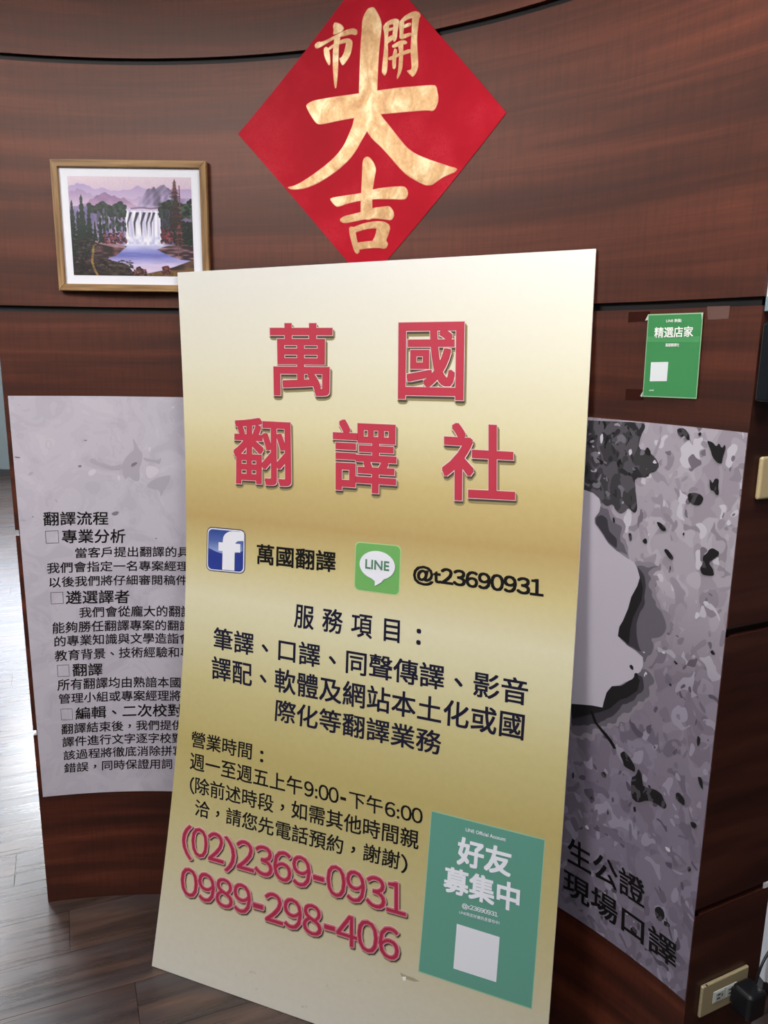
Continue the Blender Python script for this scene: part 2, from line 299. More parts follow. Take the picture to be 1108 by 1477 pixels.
BRUSH=[
 ('da_v', [(0.6151, 2.3613), (0.6212, 2.3598), (0.6262, 2.3531), (0.6325, 2.3432), (0.6381, 2.3324), (0.6407, 2.32), (0.6391, 2.3082), (0.6362, 2.2884), (0.6335, 2.2604), (0.6321, 2.232), (0.6311, 2.2115), (0.6307, 2.1899), (0.6324, 2.1474), (0.6278, 2.1075), (0.5897, 2.111), (0.5874, 2.1519), (0.5854, 2.1875), (0.5864, 2.2208), (0.5874, 2.2579), (0.5896, 2.2945), (0.592, 2.3186), (0.5926, 2.3367), (0.5959, 2.3464), (0.6016, 2.3546), (0.6065, 2.3599)] ),
 ('da_h', [(0.4508, 2.1749), (0.4584, 2.1803), (0.4718, 2.1845), (0.5119, 2.1872), (0.5563, 2.1883), (0.5873, 2.1889), (0.6313, 2.1899), (0.6881, 2.1893), (0.7402, 2.186), (0.7725, 2.1833), (0.7782, 2.1783), (0.7802, 2.1682), (0.783, 2.1591), (0.7821, 2.147), (0.776, 2.1354), (0.7697, 2.1317), (0.7588, 2.1352), (0.724, 2.1373), (0.6803, 2.1391), (0.6407, 2.1405), (0.6275, 2.1392), (0.5743, 2.1392), (0.5342, 2.1367), (0.5029, 2.1332), (0.485, 2.1322), (0.476, 2.1359), (0.4649, 2.1504), (0.4574, 2.1623)] ),
 ('da_l', [(0.5743, 2.1414), (0.6076, 2.1346), (0.6144, 2.1228), (0.6065, 2.108), (0.5924, 2.0895), (0.5791, 2.0699), (0.5612, 2.0503), (0.5342, 2.0311), (0.5025, 2.0137), (0.4752, 2.0015), (0.4478, 1.9938), (0.425, 1.9916), (0.4091, 1.993), (0.4, 1.9974), (0.416, 1.9991), (0.4343, 2.0054), (0.4662, 2.0215), (0.5026, 2.0427), (0.5297, 2.0621), (0.5477, 2.0817), (0.561, 2.1052), (0.5699, 2.1232)] ),
 ('da_r', [(0.6052, 2.1532), (0.6362, 2.1501), (0.643, 2.1347), (0.6632, 2.1125), (0.6857, 2.0864), (0.7082, 2.0622), (0.7305, 2.0473), (0.7571, 2.0355), (0.7881, 2.0234), (0.8144, 2.0135), (0.8354, 2.0071), (0.83, 2.0012), (0.815, 1.9973), (0.7999, 1.9933), (0.7848, 1.9856), (0.7719, 1.9794), (0.7578, 1.9798), (0.7363, 1.9898), (0.7094, 2.005), (0.6868, 2.0255), (0.6642, 2.0497), (0.6416, 2.0721), (0.6214, 2.0888), (0.6065, 2.1069), (0.5988, 2.1243)] ),
 ('ji_v', [(0.607, 2.0533), (0.6151, 2.0489), (0.6242, 2.0381), (0.6302, 2.0244), (0.6267, 2.0096), (0.6225, 1.9871), (0.6205, 1.9643), (0.6207, 1.9431), (0.6232, 1.9179), (0.6119, 1.9146), (0.5937, 1.9194), (0.5913, 1.939), (0.5932, 1.9852), (0.5952, 2.0232), (0.5959, 2.0421), (0.5994, 2.0502)] ),
 ('ji_h1', [(0.5106, 1.9665), (0.5206, 1.9691), (0.557, 1.9719), (0.5933, 1.9744), (0.6293, 1.9817), (0.6652, 1.983), (0.701, 1.9822), (0.71, 1.9751), (0.7125, 1.9656), (0.7095, 1.9576), (0.7025, 1.9536), (0.6701, 1.9573), (0.6296, 1.9599), (0.5934, 1.959), (0.5571, 1.9544), (0.532, 1.9474), (0.5229, 1.9522)] ),
 ('ji_h2', [(0.5375, 1.9201), (0.5503, 1.9262), (0.5708, 1.9291), (0.5936, 1.933), (0.6253, 1.9402), (0.6524, 1.9413), (0.6659, 1.9416), (0.676, 1.9303), (0.6775, 1.9195), (0.6709, 1.9107), (0.6528, 1.914), (0.6301, 1.9176), (0.6028, 1.917), (0.5755, 1.9133), (0.5503, 1.9104), (0.5398, 1.914)] ),
 ('ji_k1', [(0.5618, 1.9021), (0.5755, 1.8999), (0.5779, 1.8888), (0.5826, 1.8669), (0.5896, 1.8449), (0.5828, 1.8392), (0.5758, 1.8454), (0.5688, 1.8655), (0.5628, 1.8855)] ),
 ('ji_k2', [(0.5627, 1.8953), (0.5755, 1.9007), (0.6029, 1.9081), (0.6301, 1.9106), (0.6528, 1.9086), (0.6665, 1.9002), (0.6681, 1.8886), (0.6303, 1.8962), (0.603, 1.8948), (0.5779, 1.8888), (0.5665, 1.8853)] ),
 ('ji_k3', [(0.6348, 1.8999), (0.668, 1.8924), (0.6624, 1.8773), (0.6571, 1.8667), (0.6635, 1.8598), (0.6582, 1.8495), (0.6468, 1.8491), (0.6215, 1.8654), (0.6305, 1.8787)] ),
 ('ji_k4', [(0.578, 1.8643), (0.6032, 1.8662), (0.6238, 1.8673), (0.658, 1.8658), (0.6591, 1.8494), (0.6308, 1.8521), (0.6033, 1.8512), (0.5873, 1.849), (0.5804, 1.8512)] ),
 ('shi_dot', [(0.5197, 2.3182), (0.5222, 2.3272), (0.5197, 2.3357), (0.5234, 2.3425), (0.5284, 2.3419), (0.5409, 2.3363), (0.5471, 2.3284), (0.5446, 2.3235), (0.5359, 2.3205), (0.5284, 2.3193)] ),
 ('shi_h', [(0.4737, 2.3009), (0.477, 2.3047), (0.4833, 2.3076), (0.4908, 2.3058), (0.5059, 2.3094), (0.5234, 2.3151), (0.5409, 2.3209), (0.5559, 2.3242), (0.5708, 2.325), (0.5795, 2.3202), (0.5803, 2.314), (0.5758, 2.3109), (0.5659, 2.3148), (0.5534, 2.3133), (0.5384, 2.312), (0.5234, 2.3096), (0.5059, 2.3032), (0.4908, 2.2971), (0.4807, 2.2939), (0.4757, 2.2959)] ),
 ('shi_l', [(0.4963, 2.2907), (0.5008, 2.2954), (0.5071, 2.2927), (0.5109, 2.283), (0.5121, 2.2724), (0.5128, 2.2608), (0.5103, 2.2548), (0.5045, 2.2627), (0.4983, 2.2759)] ),
 ('shi_t', [(0.5071, 2.2921), (0.5209, 2.2985), (0.5359, 2.304), (0.5509, 2.3064), (0.5609, 2.3052), (0.5679, 2.2992), (0.5672, 2.2932), (0.5559, 2.2986), (0.5409, 2.2979), (0.5234, 2.2941), (0.5083, 2.2863)] ),
 ('shi_r', [(0.5534, 2.301), (0.5679, 2.2992), (0.568, 2.291), (0.5648, 2.277), (0.5598, 2.2673), (0.5523, 2.2588), (0.5448, 2.2519), (0.541, 2.2548), (0.5347, 2.2679), (0.541, 2.2683), (0.5472, 2.2769), (0.551, 2.2889)] ),
 ('shi_v', [(0.5229, 2.3127), (0.5372, 2.3152), (0.5372, 2.3049), (0.5339, 2.295), (0.5334, 2.2722), (0.5322, 2.2474), (0.5304, 2.2266), (0.5279, 2.2079), (0.5254, 2.2056), (0.5234, 2.2125), (0.5209, 2.2359), (0.5191, 2.2612), (0.5199, 2.2862), (0.5222, 2.3004)] ),
 ('kai_l', [(0.6453, 2.3213), (0.6552, 2.3238), (0.6589, 2.3173), (0.6567, 2.3036), (0.6557, 2.2857), (0.6565, 2.2654), (0.6559, 2.2412), (0.6547, 2.2261), (0.6493, 2.2186), (0.6455, 2.2231), (0.6422, 2.2276), (0.6444, 2.2468), (0.6466, 2.2668), (0.6483, 2.2868), (0.6476, 2.305), (0.6442, 2.3155)] ),
 ('kai_lt', [(0.6466, 2.3231), (0.66, 2.3291), (0.6735, 2.33), (0.6821, 2.3267), (0.6842, 2.3204), (0.6811, 2.313), (0.6789, 2.3004), (0.6778, 2.2906), (0.673, 2.2837), (0.6693, 2.2868), (0.6679, 2.298), (0.6689, 2.3098), (0.6699, 2.3206), (0.6601, 2.3201), (0.6533, 2.3177)] ),
 ('kai_lm', [(0.6541, 2.312), (0.6627, 2.3132), (0.6701, 2.3136), (0.6701, 2.3087), (0.6616, 2.3079), (0.6542, 2.3064)] ),
 ('kai_lb', [(0.6532, 2.2931), (0.6629, 2.2977), (0.6703, 2.2981), (0.6717, 2.2905), (0.6631, 2.2867), (0.6538, 2.282)] ),
 ('kai_rl', [(0.6851, 2.3242), (0.6919, 2.3251), (0.6956, 2.3206), (0.6951, 2.3098), (0.6936, 2.3001), (0.6937, 2.2952), (0.712, 2.2963), (0.7158, 2.2917), (0.7, 2.2882), (0.6902, 2.2863), (0.6847, 2.2905), (0.6855, 2.3014), (0.6836, 2.3136)] ),
 ('kai_rt', [(0.687, 2.3249), (0.6967, 2.3313), (0.7112, 2.3358), (0.7221, 2.3365), (0.7319, 2.3322), (0.7352, 2.3258), (0.7309, 2.3207), (0.7163, 2.3251), (0.7041, 2.3242), (0.6944, 2.3208)] ),
 ('kai_rm', [(0.6934, 2.3131), (0.7019, 2.3157), (0.7116, 2.3161), (0.7129, 2.3109), (0.702, 2.3087), (0.6947, 2.3079)] ),
 ('kai_rr', [(0.7161, 2.33), (0.7332, 2.3272), (0.731, 2.3178), (0.7289, 2.3024), (0.7275, 2.283), (0.7287, 2.263), (0.7309, 2.2428), (0.732, 2.2267), (0.7286, 2.2172), (0.7238, 2.2109), (0.7189, 2.2075), (0.7139, 2.2122), (0.7089, 2.2169), (0.7043, 2.2216), (0.7112, 2.2216), (0.7166, 2.2229), (0.7152, 2.2411), (0.7129, 2.2575), (0.7137, 2.2772), (0.7149, 2.3008), (0.7152, 2.3184)] ),
 ('kai_i1', [(0.6662, 2.2772), (0.6756, 2.2809), (0.6878, 2.2841), (0.6976, 2.2832), (0.7039, 2.2787), (0.7027, 2.2759), (0.6904, 2.2757), (0.6781, 2.2735), (0.6695, 2.2721)] ),
 ('kai_i2', [(0.6575, 2.2532), (0.6636, 2.2554), (0.676, 2.2577), (0.6932, 2.2613), (0.7079, 2.2638), (0.7153, 2.2615), (0.7141, 2.2573), (0.6982, 2.2556), (0.6785, 2.2523), (0.6662, 2.249), (0.66, 2.2492)] ),
 ('kai_i3', [(0.6733, 2.2712), (0.6795, 2.2663), (0.6773, 2.2545), (0.6767, 2.2425), (0.6769, 2.2324), (0.6727, 2.2288), (0.6685, 2.2331), (0.6682, 2.2477), (0.6697, 2.2616)] ),
 ('kai_i4', [(0.6817, 2.28), (0.6941, 2.2762), (0.6943, 2.2642), (0.6935, 2.2442), (0.6926, 2.2282), (0.6878, 2.2167), (0.6813, 2.2074), (0.6798, 2.2117), (0.6835, 2.2254), (0.6848, 2.2454), (0.6853, 2.2615), (0.6826, 2.2719)] ),
]
DIAMOND= [(0.2759, 2.1223), (0.5452, 2.3855), (0.7204, 2.3585), (0.9482, 2.1036), (0.6682, 1.826), (0.5555, 1.8201)]
CAMO=[
 ('d3', [(1.3188, 1.2078), (1.3423, 1.207), (1.367, 1.215), (1.3481, 1.1958), (1.3517, 1.1589), (1.3682, 1.1338), (1.3905, 1.1193), (1.3916, 1.086), (1.3679, 1.0656), (1.3689, 1.0313), (1.3563, 1.0139), (1.321, 1.0285), (1.2899, 1.0476), (1.3233, 1.1599)] ),
 ('d2', [(1.3192, 1.2036), (1.3371, 1.1889), (1.3434, 1.1567), (1.3411, 1.1219), (1.3288, 1.1011), (1.3274, 1.0745), (1.3335, 1.0502), (1.345, 1.0311), (1.3155, 1.0356), (1.2875, 1.0468), (1.3186, 1.1587)] ),
 ('d1', [(1.3267, 1.1842), (1.3357, 1.1631), (1.3349, 1.1373), (1.3272, 1.1179), (1.3194, 1.0984), (1.3147, 1.0707), (1.3143, 1.0374), (1.2875, 1.0468), (1.2887, 1.0718), (1.2962, 1.0872), (1.3057, 1.1163), (1.3108, 1.1394), (1.3205, 1.1635)] ),
 ('d3', [(1.2207, 1.3147), (1.2431, 1.3076), (1.2555, 1.2863), (1.2721, 1.2765), (1.2716, 1.2551), (1.2903, 1.2333), (1.2952, 1.2165), (1.2746, 1.2214), (1.2331, 1.252), (1.2121, 1.2808)] ),
 ('d2', [(1.2155, 1.2879), (1.2296, 1.2946), (1.2424, 1.2861), (1.2492, 1.2637), (1.2649, 1.2495), (1.2689, 1.231), (1.2541, 1.2344), (1.2278, 1.2575), (1.2128, 1.2722)] ),
 ('d3', [(1.3355, 0.9778), (1.3533, 0.9952), (1.3758, 0.9858), (1.3718, 0.9535), (1.3505, 0.9228), (1.3331, 0.8978), (1.2964, 0.8598), (1.2679, 0.834), (1.2339, 0.8033), (1.1925, 0.7891), (1.1876, 0.8562), (1.264, 0.88)] ),
 ('d2', [(1.331, 0.9739), (1.3498, 0.9807), (1.357, 0.9567), (1.3402, 0.9278), (1.3127, 0.9034), (1.2997, 0.8798), (1.2717, 0.8498), (1.2322, 0.8245), (1.1913, 0.806), (1.1876, 0.8562), (1.2637, 0.8845)] ),
 ('d1', [(1.3292, 0.9665), (1.3381, 0.9764), (1.3469, 0.9707), (1.3433, 0.947), (1.3209, 0.9226), (1.3044, 0.9117), (1.284, 0.8853), (1.26, 0.8666), (1.2403, 0.8542), (1.19, 0.8228), (1.1874, 0.8586), (1.2386, 0.8751), (1.2642, 0.8786), (1.2656, 0.8923), (1.2713, 0.9156), (1.2824, 0.9336), (1.3042, 0.9424)] ),
 ('pale', [(0.9989, 1.3193), (1.1835, 1.3385), (1.2044, 1.3346), (1.2198, 1.3253), (1.2242, 1.3131), (1.222, 1.2977), (1.212, 1.2829), (1.2128, 1.2722), (1.2278, 1.2575), (1.2491, 1.2356), (1.2695, 1.2246), (1.2943, 1.215), (1.3114, 1.2103), (1.3196, 1.1995), (1.3269, 1.1821), (1.3229, 1.1641), (1.311, 1.1373), (1.3061, 1.112), (1.2965, 1.0829), (1.2891, 1.0674), (1.2875, 1.0468), (1.3107, 1.034), (1.3307, 1.0294), (1.3493, 1.0211), (1.3515, 1.0034), (1.3466, 0.9884), (1.3355, 0.9778), (1.3292, 0.9665), (1.3131, 0.9539), (1.3016, 0.9429), (1.2824, 0.9336), (1.2713, 0.9156), (1.2658, 0.8901), (1.2642, 0.8786), (1.2387, 0.8737), (1.1874, 0.8586), (0.9987, 0.797)] ),
 ('d1', [(1.3195, 0.9922), (1.3239, 0.9969), (1.3301, 0.9937), (1.3299, 0.9856), (1.3239, 0.9871)] ),
 ('crack', [(1.2347, 0.8592), (1.2408, 0.8616), (1.2546, 0.8382), (1.279, 0.8243), (1.2926, 0.8158), (1.3057, 0.8006), (1.2993, 0.7978), (1.2854, 0.8103), (1.2635, 0.825), (1.2469, 0.8375)] ),
 ('dark', [(1.0687, 1.4835), (1.1815, 1.4822), (1.3061, 1.4885), (1.3116, 1.4803), (1.3026, 1.4621), (1.2989, 1.4372), (1.3212, 1.4344), (1.338, 1.4241), (1.3492, 1.4099), (1.3407, 1.3966), (1.3291, 1.3933), (1.326, 1.384), (1.2962, 1.3792), (1.3012, 1.3555), (1.2995, 1.3299), (1.2746, 1.3221), (1.2533, 1.3261), (1.2241, 1.3215), (1.1885, 1.337), (1.078, 1.3356)] ),
 ('dark', [(1.1785, 1.3517), (1.2969, 1.3682), (1.3041, 1.3406), (1.3086, 1.3166), (1.3024, 1.3081), (1.2875, 1.3172), (1.2812, 1.3086), (1.2723, 1.302), (1.26, 1.3062), (1.2516, 1.3197), (1.2379, 1.311), (1.2225, 1.3214), (1.2044, 1.3346), (1.1835, 1.3385)] ),
 ('blot', [(1.3786, 1.4829), (1.3934, 1.4859), (1.4057, 1.4755), (1.4077, 1.4642), (1.4012, 1.4651), (1.3948, 1.4728), (1.3897, 1.4673), (1.3815, 1.4732)] ),
 ('blot', [(1.4418, 1.4678), (1.4547, 1.4659), (1.4628, 1.4588), (1.4673, 1.4663), (1.4738, 1.4568), (1.4792, 1.4654), (1.4816, 1.4577), (1.4774, 1.4413), (1.4769, 1.43), (1.4679, 1.4304), (1.4578, 1.4388), (1.4506, 1.4541)] ),
 ('blot', [(1.455, 1.3993), (1.4588, 1.3982), (1.4631, 1.3923), (1.4663, 1.4026), (1.4747, 1.4022), (1.4744, 1.3892), (1.4779, 1.3751), (1.4727, 1.3726), (1.4664, 1.3797), (1.459, 1.3802)] ),
 ('blot', [(1.4158, 1.3648), (1.4284, 1.3702), (1.4401, 1.3671), (1.4393, 1.3569), (1.4189, 1.3534)] ),
 ('blot', [(1.3149, 1.4372), (1.3203, 1.443), (1.3284, 1.4334), (1.3268, 1.4256), (1.317, 1.4279)] ),
 ('blot', [(1.4232, 1.4789), (1.4292, 1.4817), (1.4309, 1.4764), (1.4253, 1.4735)] ),
 ('blot', [(1.4139, 1.3663), (1.4285, 1.3706), (1.4415, 1.3689), (1.4486, 1.3625), (1.4416, 1.3487), (1.4267, 1.3472), (1.4166, 1.3532)] ),
 ('blot', [(1.4562, 1.3882), (1.463, 1.3837), (1.4698, 1.3792), (1.4756, 1.3727), (1.4771, 1.3804), (1.4726, 1.3908)] ),
 ('blot', [(1.353, 1.3009), (1.3607, 1.3015), (1.3726, 1.2957), (1.3765, 1.2884), (1.3691, 1.285), (1.3594, 1.2911)] ),
 ('blot', [(1.3741, 1.2494), (1.3813, 1.2539), (1.3976, 1.2406), (1.3948, 1.2326), (1.3853, 1.2377)] ),
 ('blot', [(1.4695, 1.2722), (1.4774, 1.2767), (1.4929, 1.2708), (1.4837, 1.259), (1.4701, 1.248), (1.482, 1.2374), (1.4854, 1.2267), (1.475, 1.2239), (1.4601, 1.222), (1.4546, 1.2324), (1.4598, 1.2435), (1.4583, 1.2568), (1.4661, 1.2644)] ),
 ('blot', [(1.4196, 1.0396), (1.4282, 1.0359), (1.4259, 1.0321), (1.4191, 1.0352)] ),
 ('blot', [(1.254, 1.2924), (1.2589, 1.2911), (1.2607, 1.2808), (1.2558, 1.2821)] ),
 ('blot', [(1.2922, 1.2655), (1.299, 1.2681), (1.3025, 1.2562), (1.2983, 1.2499)] ),
 ('blot', [(1.315, 0.7931), (1.3242, 0.8042), (1.3347, 0.7996), (1.3456, 0.7906), (1.3541, 0.7805), (1.3542, 0.7689), (1.3451, 0.7692), (1.3273, 0.7703), (1.3238, 0.7805)] ),
 ('blot', [(1.3465, 0.7535), (1.3582, 0.7638), (1.3615, 0.7817), (1.3697, 0.7741), (1.3736, 0.7597), (1.3772, 0.7475), (1.4012, 0.7551), (1.4209, 0.7539), (1.4269, 0.7433), (1.4351, 0.7341), (1.4289, 0.7238), (1.409, 0.7269), (1.3895, 0.7236), (1.3663, 0.7044), (1.3506, 0.7105)] ),
 ('blot', [(1.2724, 0.7304), (1.2814, 0.736), (1.2871, 0.7299), (1.2852, 0.7217), (1.2762, 0.7224)] ),
 ('blot', [(1.4946, 0.83), (1.5044, 0.8329), (1.5104, 0.8082), (1.5019, 0.8144)] ),
 ('blot', [(1.4518, 0.7724), (1.4593, 0.7773), (1.472, 0.7699), (1.4736, 0.7552), (1.464, 0.7566), (1.4531, 0.7597)] ),
 ('blot', [(1.4897, 0.7295), (1.4947, 0.7351), (1.5052, 0.7332), (1.501, 0.721), (1.4938, 0.7221)] ),
 ('blot', [(1.4951, 0.635), (1.4998, 0.6394), (1.5025, 0.633), (1.4985, 0.6258), (1.4944, 0.6278)] ),
 ('blot', [(1.4298, 0.4976), (1.4413, 0.5089), (1.4518, 0.5054), (1.4558, 0.4914), (1.445, 0.4741), (1.4343, 0.4788)] ),
 ('blot', [(1.4539, 0.4852), (1.4663, 0.4868), (1.4704, 0.4811), (1.4552, 0.4731)] ),
 ('blot', [(1.3762, 0.411), (1.3831, 0.4209), (1.3951, 0.4166), (1.3927, 0.4038), (1.3825, 0.4001)] ),
 ('blot', [(1.3575, 0.6902), (1.3631, 0.6956), (1.3657, 0.685), (1.361, 0.6802)] ),
 ('blot', [(1.2954, 0.6507), (1.299, 0.6525), (1.3008, 0.6435), (1.2974, 0.6408)] ),
]
LEFT_SMUDGE1=[
  [(-0.0296, 1.3811), (-0.0227, 1.3712), (-0.0148, 1.3513), (-0.0045, 1.3389), (-0.0082, 1.3163), (-0.0167, 1.296), (-0.015, 1.2808), (-0.0185, 1.263), (-0.0334, 1.2653), (-0.0451, 1.278), (-0.0542, 1.2677), (-0.0599, 1.2804), (-0.0619, 1.3057), (-0.0524, 1.3259), (-0.0393, 1.3385), (-0.0264, 1.3487)] ,
  [(-0.1454, 1.323), (-0.1332, 1.3255), (-0.1241, 1.3155), (-0.1049, 1.3105), (-0.0858, 1.303), (-0.0607, 1.3107), (-0.0615, 1.2956), (-0.0863, 1.2929), (-0.1057, 1.2979), (-0.1247, 1.3054), (-0.1437, 1.313)] ,
  [(-0.005, 1.3289), (0.0148, 1.3241), (0.0348, 1.3219), (0.0452, 1.3296), (0.0392, 1.3094), (0.0244, 1.3167), (-0.0005, 1.3189)] ,
  [(-0.0016, 1.2504), (0.0222, 1.2711), (0.0479, 1.2792), (0.0683, 1.2821), (0.0623, 1.2617), (0.0458, 1.2358), (0.0375, 1.2203), (0.0359, 1.2408), (0.0157, 1.243)] ,
  [(-0.3043, 1.2822), (-0.2943, 1.292), (-0.2875, 1.2893), (-0.2951, 1.2805)] ,
  [(-0.332, 1.1643), (-0.3159, 1.1621), (-0.3186, 1.1571), (-0.3301, 1.1591)] ,
  [(-0.2413, 1.2163), (-0.2353, 1.2142), (-0.2335, 1.206), (-0.239, 1.2091)] ,
]
LEFT_SMUDGE2=[
  [(-0.3324, 1.3324), (-0.3188, 1.3307), (-0.3168, 1.3272), (-0.3304, 1.3284)] ,
  [(-0.1764, 1.3056), (-0.1681, 1.3081), (-0.165, 1.303), (-0.1734, 1.3005)] ,
  [(-0.1565, 1.3744), (-0.1469, 1.3744), (-0.1485, 1.3714), (-0.1553, 1.3714)] ,
  [(-0.0983, 1.1752), (-0.0854, 1.182), (-0.0756, 1.1804), (-0.081, 1.1727), (-0.0911, 1.1695)] ,
  [(-0.0359, 1.3109), (-0.0256, 1.3161), (-0.0183, 1.3136), (-0.0313, 1.3034), (-0.0373, 1.3033)] ,
  [(0.0167, 1.1083), (0.0234, 1.1084), (0.0217, 1.1052), (0.0171, 1.1056)] ,
  [(-0.3012, 1.1709), (-0.2974, 1.1713), (-0.2977, 1.1682), (-0.301, 1.1683)] ,
]
LEFT_SMUDGE3=[
  [(-0.1499, 1.2904), (-0.1349, 1.2979), (-0.1281, 1.2903), (-0.1411, 1.2777), (-0.1506, 1.2803)] ,
  [(-0.0748, 1.2803), (-0.0675, 1.2778), (-0.0682, 1.2651), (-0.0755, 1.2676)] ,
  [(0.0114, 1.3567), (0.0179, 1.3558), (0.0158, 1.3442), (0.0108, 1.3456)] ,
  [(0.0765, 1.4615), (0.0866, 1.4651), (0.0839, 1.4592)] ,
  [(0.0038, 1.3063), (0.0289, 1.3042), (0.0384, 1.2917), (0.0224, 1.2762), (0.007, 1.2709), (0.0003, 1.286)] ,
]
SCUFF=[
  [(0.6904, 0.1885), (0.7045, 0.1863), (0.7252, 0.1862), (0.7406, 0.1826), (0.7259, 0.178), (0.7087, 0.1778), (0.6946, 0.18)] ,
  [(-0.0256, 0.2033), (-0.0089, 0.2134), (0.0107, 0.2214), (-0.0039, 0.2104), (-0.0225, 0.2012)] ,
]
DENT= [(0.6966, 0.1806), (0.7061, 0.1836), (0.7055, 0.1749), (0.7001, 0.1726)]

OUTLET = (0.036, 0.2935)
SWITCH = (0.030, 1.371)
# ---------------------------------------------------------------- room shell
XL, XR, YB, YF = -8.0, 3.6, -3.2, 9.44
def shell_box(name, x0, x1, y0, y1, z0, z1, m, label=None):
    return struct(bm_obj(name, box_bm(x0, x1, y0, y1, z0, z1), m), label)
floor = shell_box('floor', XL, XR, YB, YF, -0.12, -0.0095, M_UNDER, 'dark wood laminate floor of long glossy planks')
shell_box('ceiling', XL, XR, YB, YF+0.3, CEIL, CEIL+0.1, M_CEIL)
shell_box('wall_left', XL-0.1, XL, YB, YF, -0.1, CEIL, M_WHITEWALL)
shell_box('wall_right', XR, XR+0.1, YB, YF, -0.1, CEIL, M_WHITEWALL)
shell_box('wall_back', XL, XR, YB-0.1, YB, -0.1, CEIL, M_WHITEWALL)
wf = shell_box('wall_front', XL, XR, YF, YF+0.12, -0.1, 1.55, M_GREYWALL, 'far grey-green wall beyond the left edge of the curved wall')
b = box_bm(XL, XR, YF, YF+0.12, 2.58, CEIL); box_bm(-0.4, XR, YF, YF+0.12, 1.55, 2.58, bm=b); box_bm(XL, -7.6, YF, YF+0.12, 1.55, 2.58, bm=b)
bm_obj('upper_wall', b, M_GREYWALL, wf)
M_FRAMEW = mat('window_frame_grey', '#b9bcc0', 0.4)
win = bpy.data.objects.new('window_1', None); COL.objects.link(win); win.location = (-4.0, YF, 1.55); struct(win)
for i in range(7):
    x = -7.6+i*1.2
    bm_obj('mullion', box_bm(x-0.025+4.0, x+0.025+4.0, 0.0, 0.06, 0, 1.03, 0.003), M_FRAMEW, win)
bm_obj('sill', box_bm(-3.6, 3.6, -0.05, 0.12, -0.03, 0.0, 0.003), M_FRAMEW, win)
M_GLASS = mat('window_glass', '#ffffff', 0.0); M_GLASS.node_tree.nodes['Principled BSDF'].inputs['Transmission Weight'].default_value = 1.0
M_GLASS.node_tree.nodes['Principled BSDF'].inputs['IOR'].default_value = 1.02
for i in range(6):
    x = -3.6+i*1.2
    bm_obj('pane', box_bm(x+0.025, x+1.175, 0.028, 0.032, 0, 1.03), M_GLASS, win)
shell_box('baseboard_front', XL, XR, YF-0.015, YF-0.0005, 0.0, 0.09, mat('baseboard_dark', '#26282a', 0.5))

# floor planks: 0.171 m wide rows running at about 22.5 degrees
PD = Vector((math.cos(math.radians(22.6)), math.sin(math.radians(22.6)), 0)); PN = Vector((-PD.y, PD.x, 0))
PW, PL, N0 = 0.171, 1.22, 1.830
plank_me = None
bmp = box_bm(-PL/2+0.0006, PL/2-0.0006, -PW/2+0.0006, PW/2-0.0006, -0.0085, 0.0)
plank_me = bpy.data.meshes.new('plank'); bmp.to_mesh(plank_me); bmp.free(); plank_me.materials.append(M_FLOOR)
cands = []
random.seed(5)
for k in range(-45, 75):
    nc = N0+(k+0.5)*PW
    # joint offset of the row; the row between n=2.67 and 2.84 holds the joint seen beside the curved wall
    off = (k*0.437) % 1.0 * PL
    for j in range(-11, 12):
        t = off+j*PL
        c = PD*t+PN*nc
        if XL-0.5 < c.x < XR+0.5 and YB-0.4 < c.y < YF+0.4: cands.append((c.x, c.y))
def inview(c):
    x, y = c
    if y < 0.6: return 50+abs(x)+abs(y)
    az = x/y
    pen = 0 if (-0.62 < az < 0.62) else 20
    if az > -0.36 and y > 2.3: pen += 10
    return pen+math.hypot(x, y)
cands.sort(key=inview)
rot = math.radians(22.6)
near, far = cands[:290], cands[290:]
def clipped(c):      # does a plank stick out of the room?
    for sx in (-1, 1):
        for sy in (-1, 1):
            p = Vector((c[0], c[1], 0))+PD*(sx*PL/2)+PN*(sy*PW/2)
            if not (XL < p.x < XR and YB < p.y < YF): return True
    return False
def clip_bm(bm):
    for co, no in (((XL+.002, 0, 0), (-1, 0, 0)), ((XR-.002, 0, 0), (1, 0, 0)), ((0, YB+.002, 0), (0, -1, 0)), ((0, YF-.016, 0), (0, 1, 0))):
        bmesh.ops.bisect_plane(bm, geom=bm.verts[:]+bm.edges[:]+bm.faces[:], plane_co=co, plane_no=no, clear_outer=True)
for x, y in near:
    if clipped((x, y)):
        bm = bmesh.new(); bm.from_mesh(plank_me)
        bmesh.ops.rotate(bm, verts=bm.verts, cent=(0, 0, 0), matrix=Matrix.Rotation(rot, 3, 'Z')); bmesh.ops.translate(bm, verts=bm.verts, vec=(x, y, 0))
        clip_bm(bm)
        if not bm.verts: bm.free(); continue
        bmesh.ops.translate(bm, verts=bm.verts, vec=(-x, -y, 0)); bmesh.ops.rotate(bm, verts=bm.verts, cent=(0, 0, 0), matrix=Matrix.Rotation(-rot, 3, 'Z'))
        me = bpy.data.meshes.new('plank'); bm.to_mesh(me); bm.free(); me.materials.append(M_FLOOR)
    else: me = plank_me
    o = bpy.data.objects.new('plank', me); COL.objects.link(o); o.parent = floor
    o.location = (x, y, 0); o.rotation_euler = (0, 0, rot)
bm = bmesh.new()
for x, y in far:
    n0 = len(bm.verts); bm.from_mesh(plank_me); bm.verts.ensure_lookup_table(); nv = bm.verts[n0:]
    bmesh.ops.rotate(bm, verts=nv, cent=(0, 0, 0), matrix=Matrix.Rotation(rot, 3, 'Z')); bmesh.ops.translate(bm, verts=nv, vec=(x, y, 0))
clip_bm(bm)
bmesh.ops.rotate(bm, verts=bm.verts, cent=(0, 0, 0), matrix=Matrix.Rotation(-rot, 3, 'Z'))
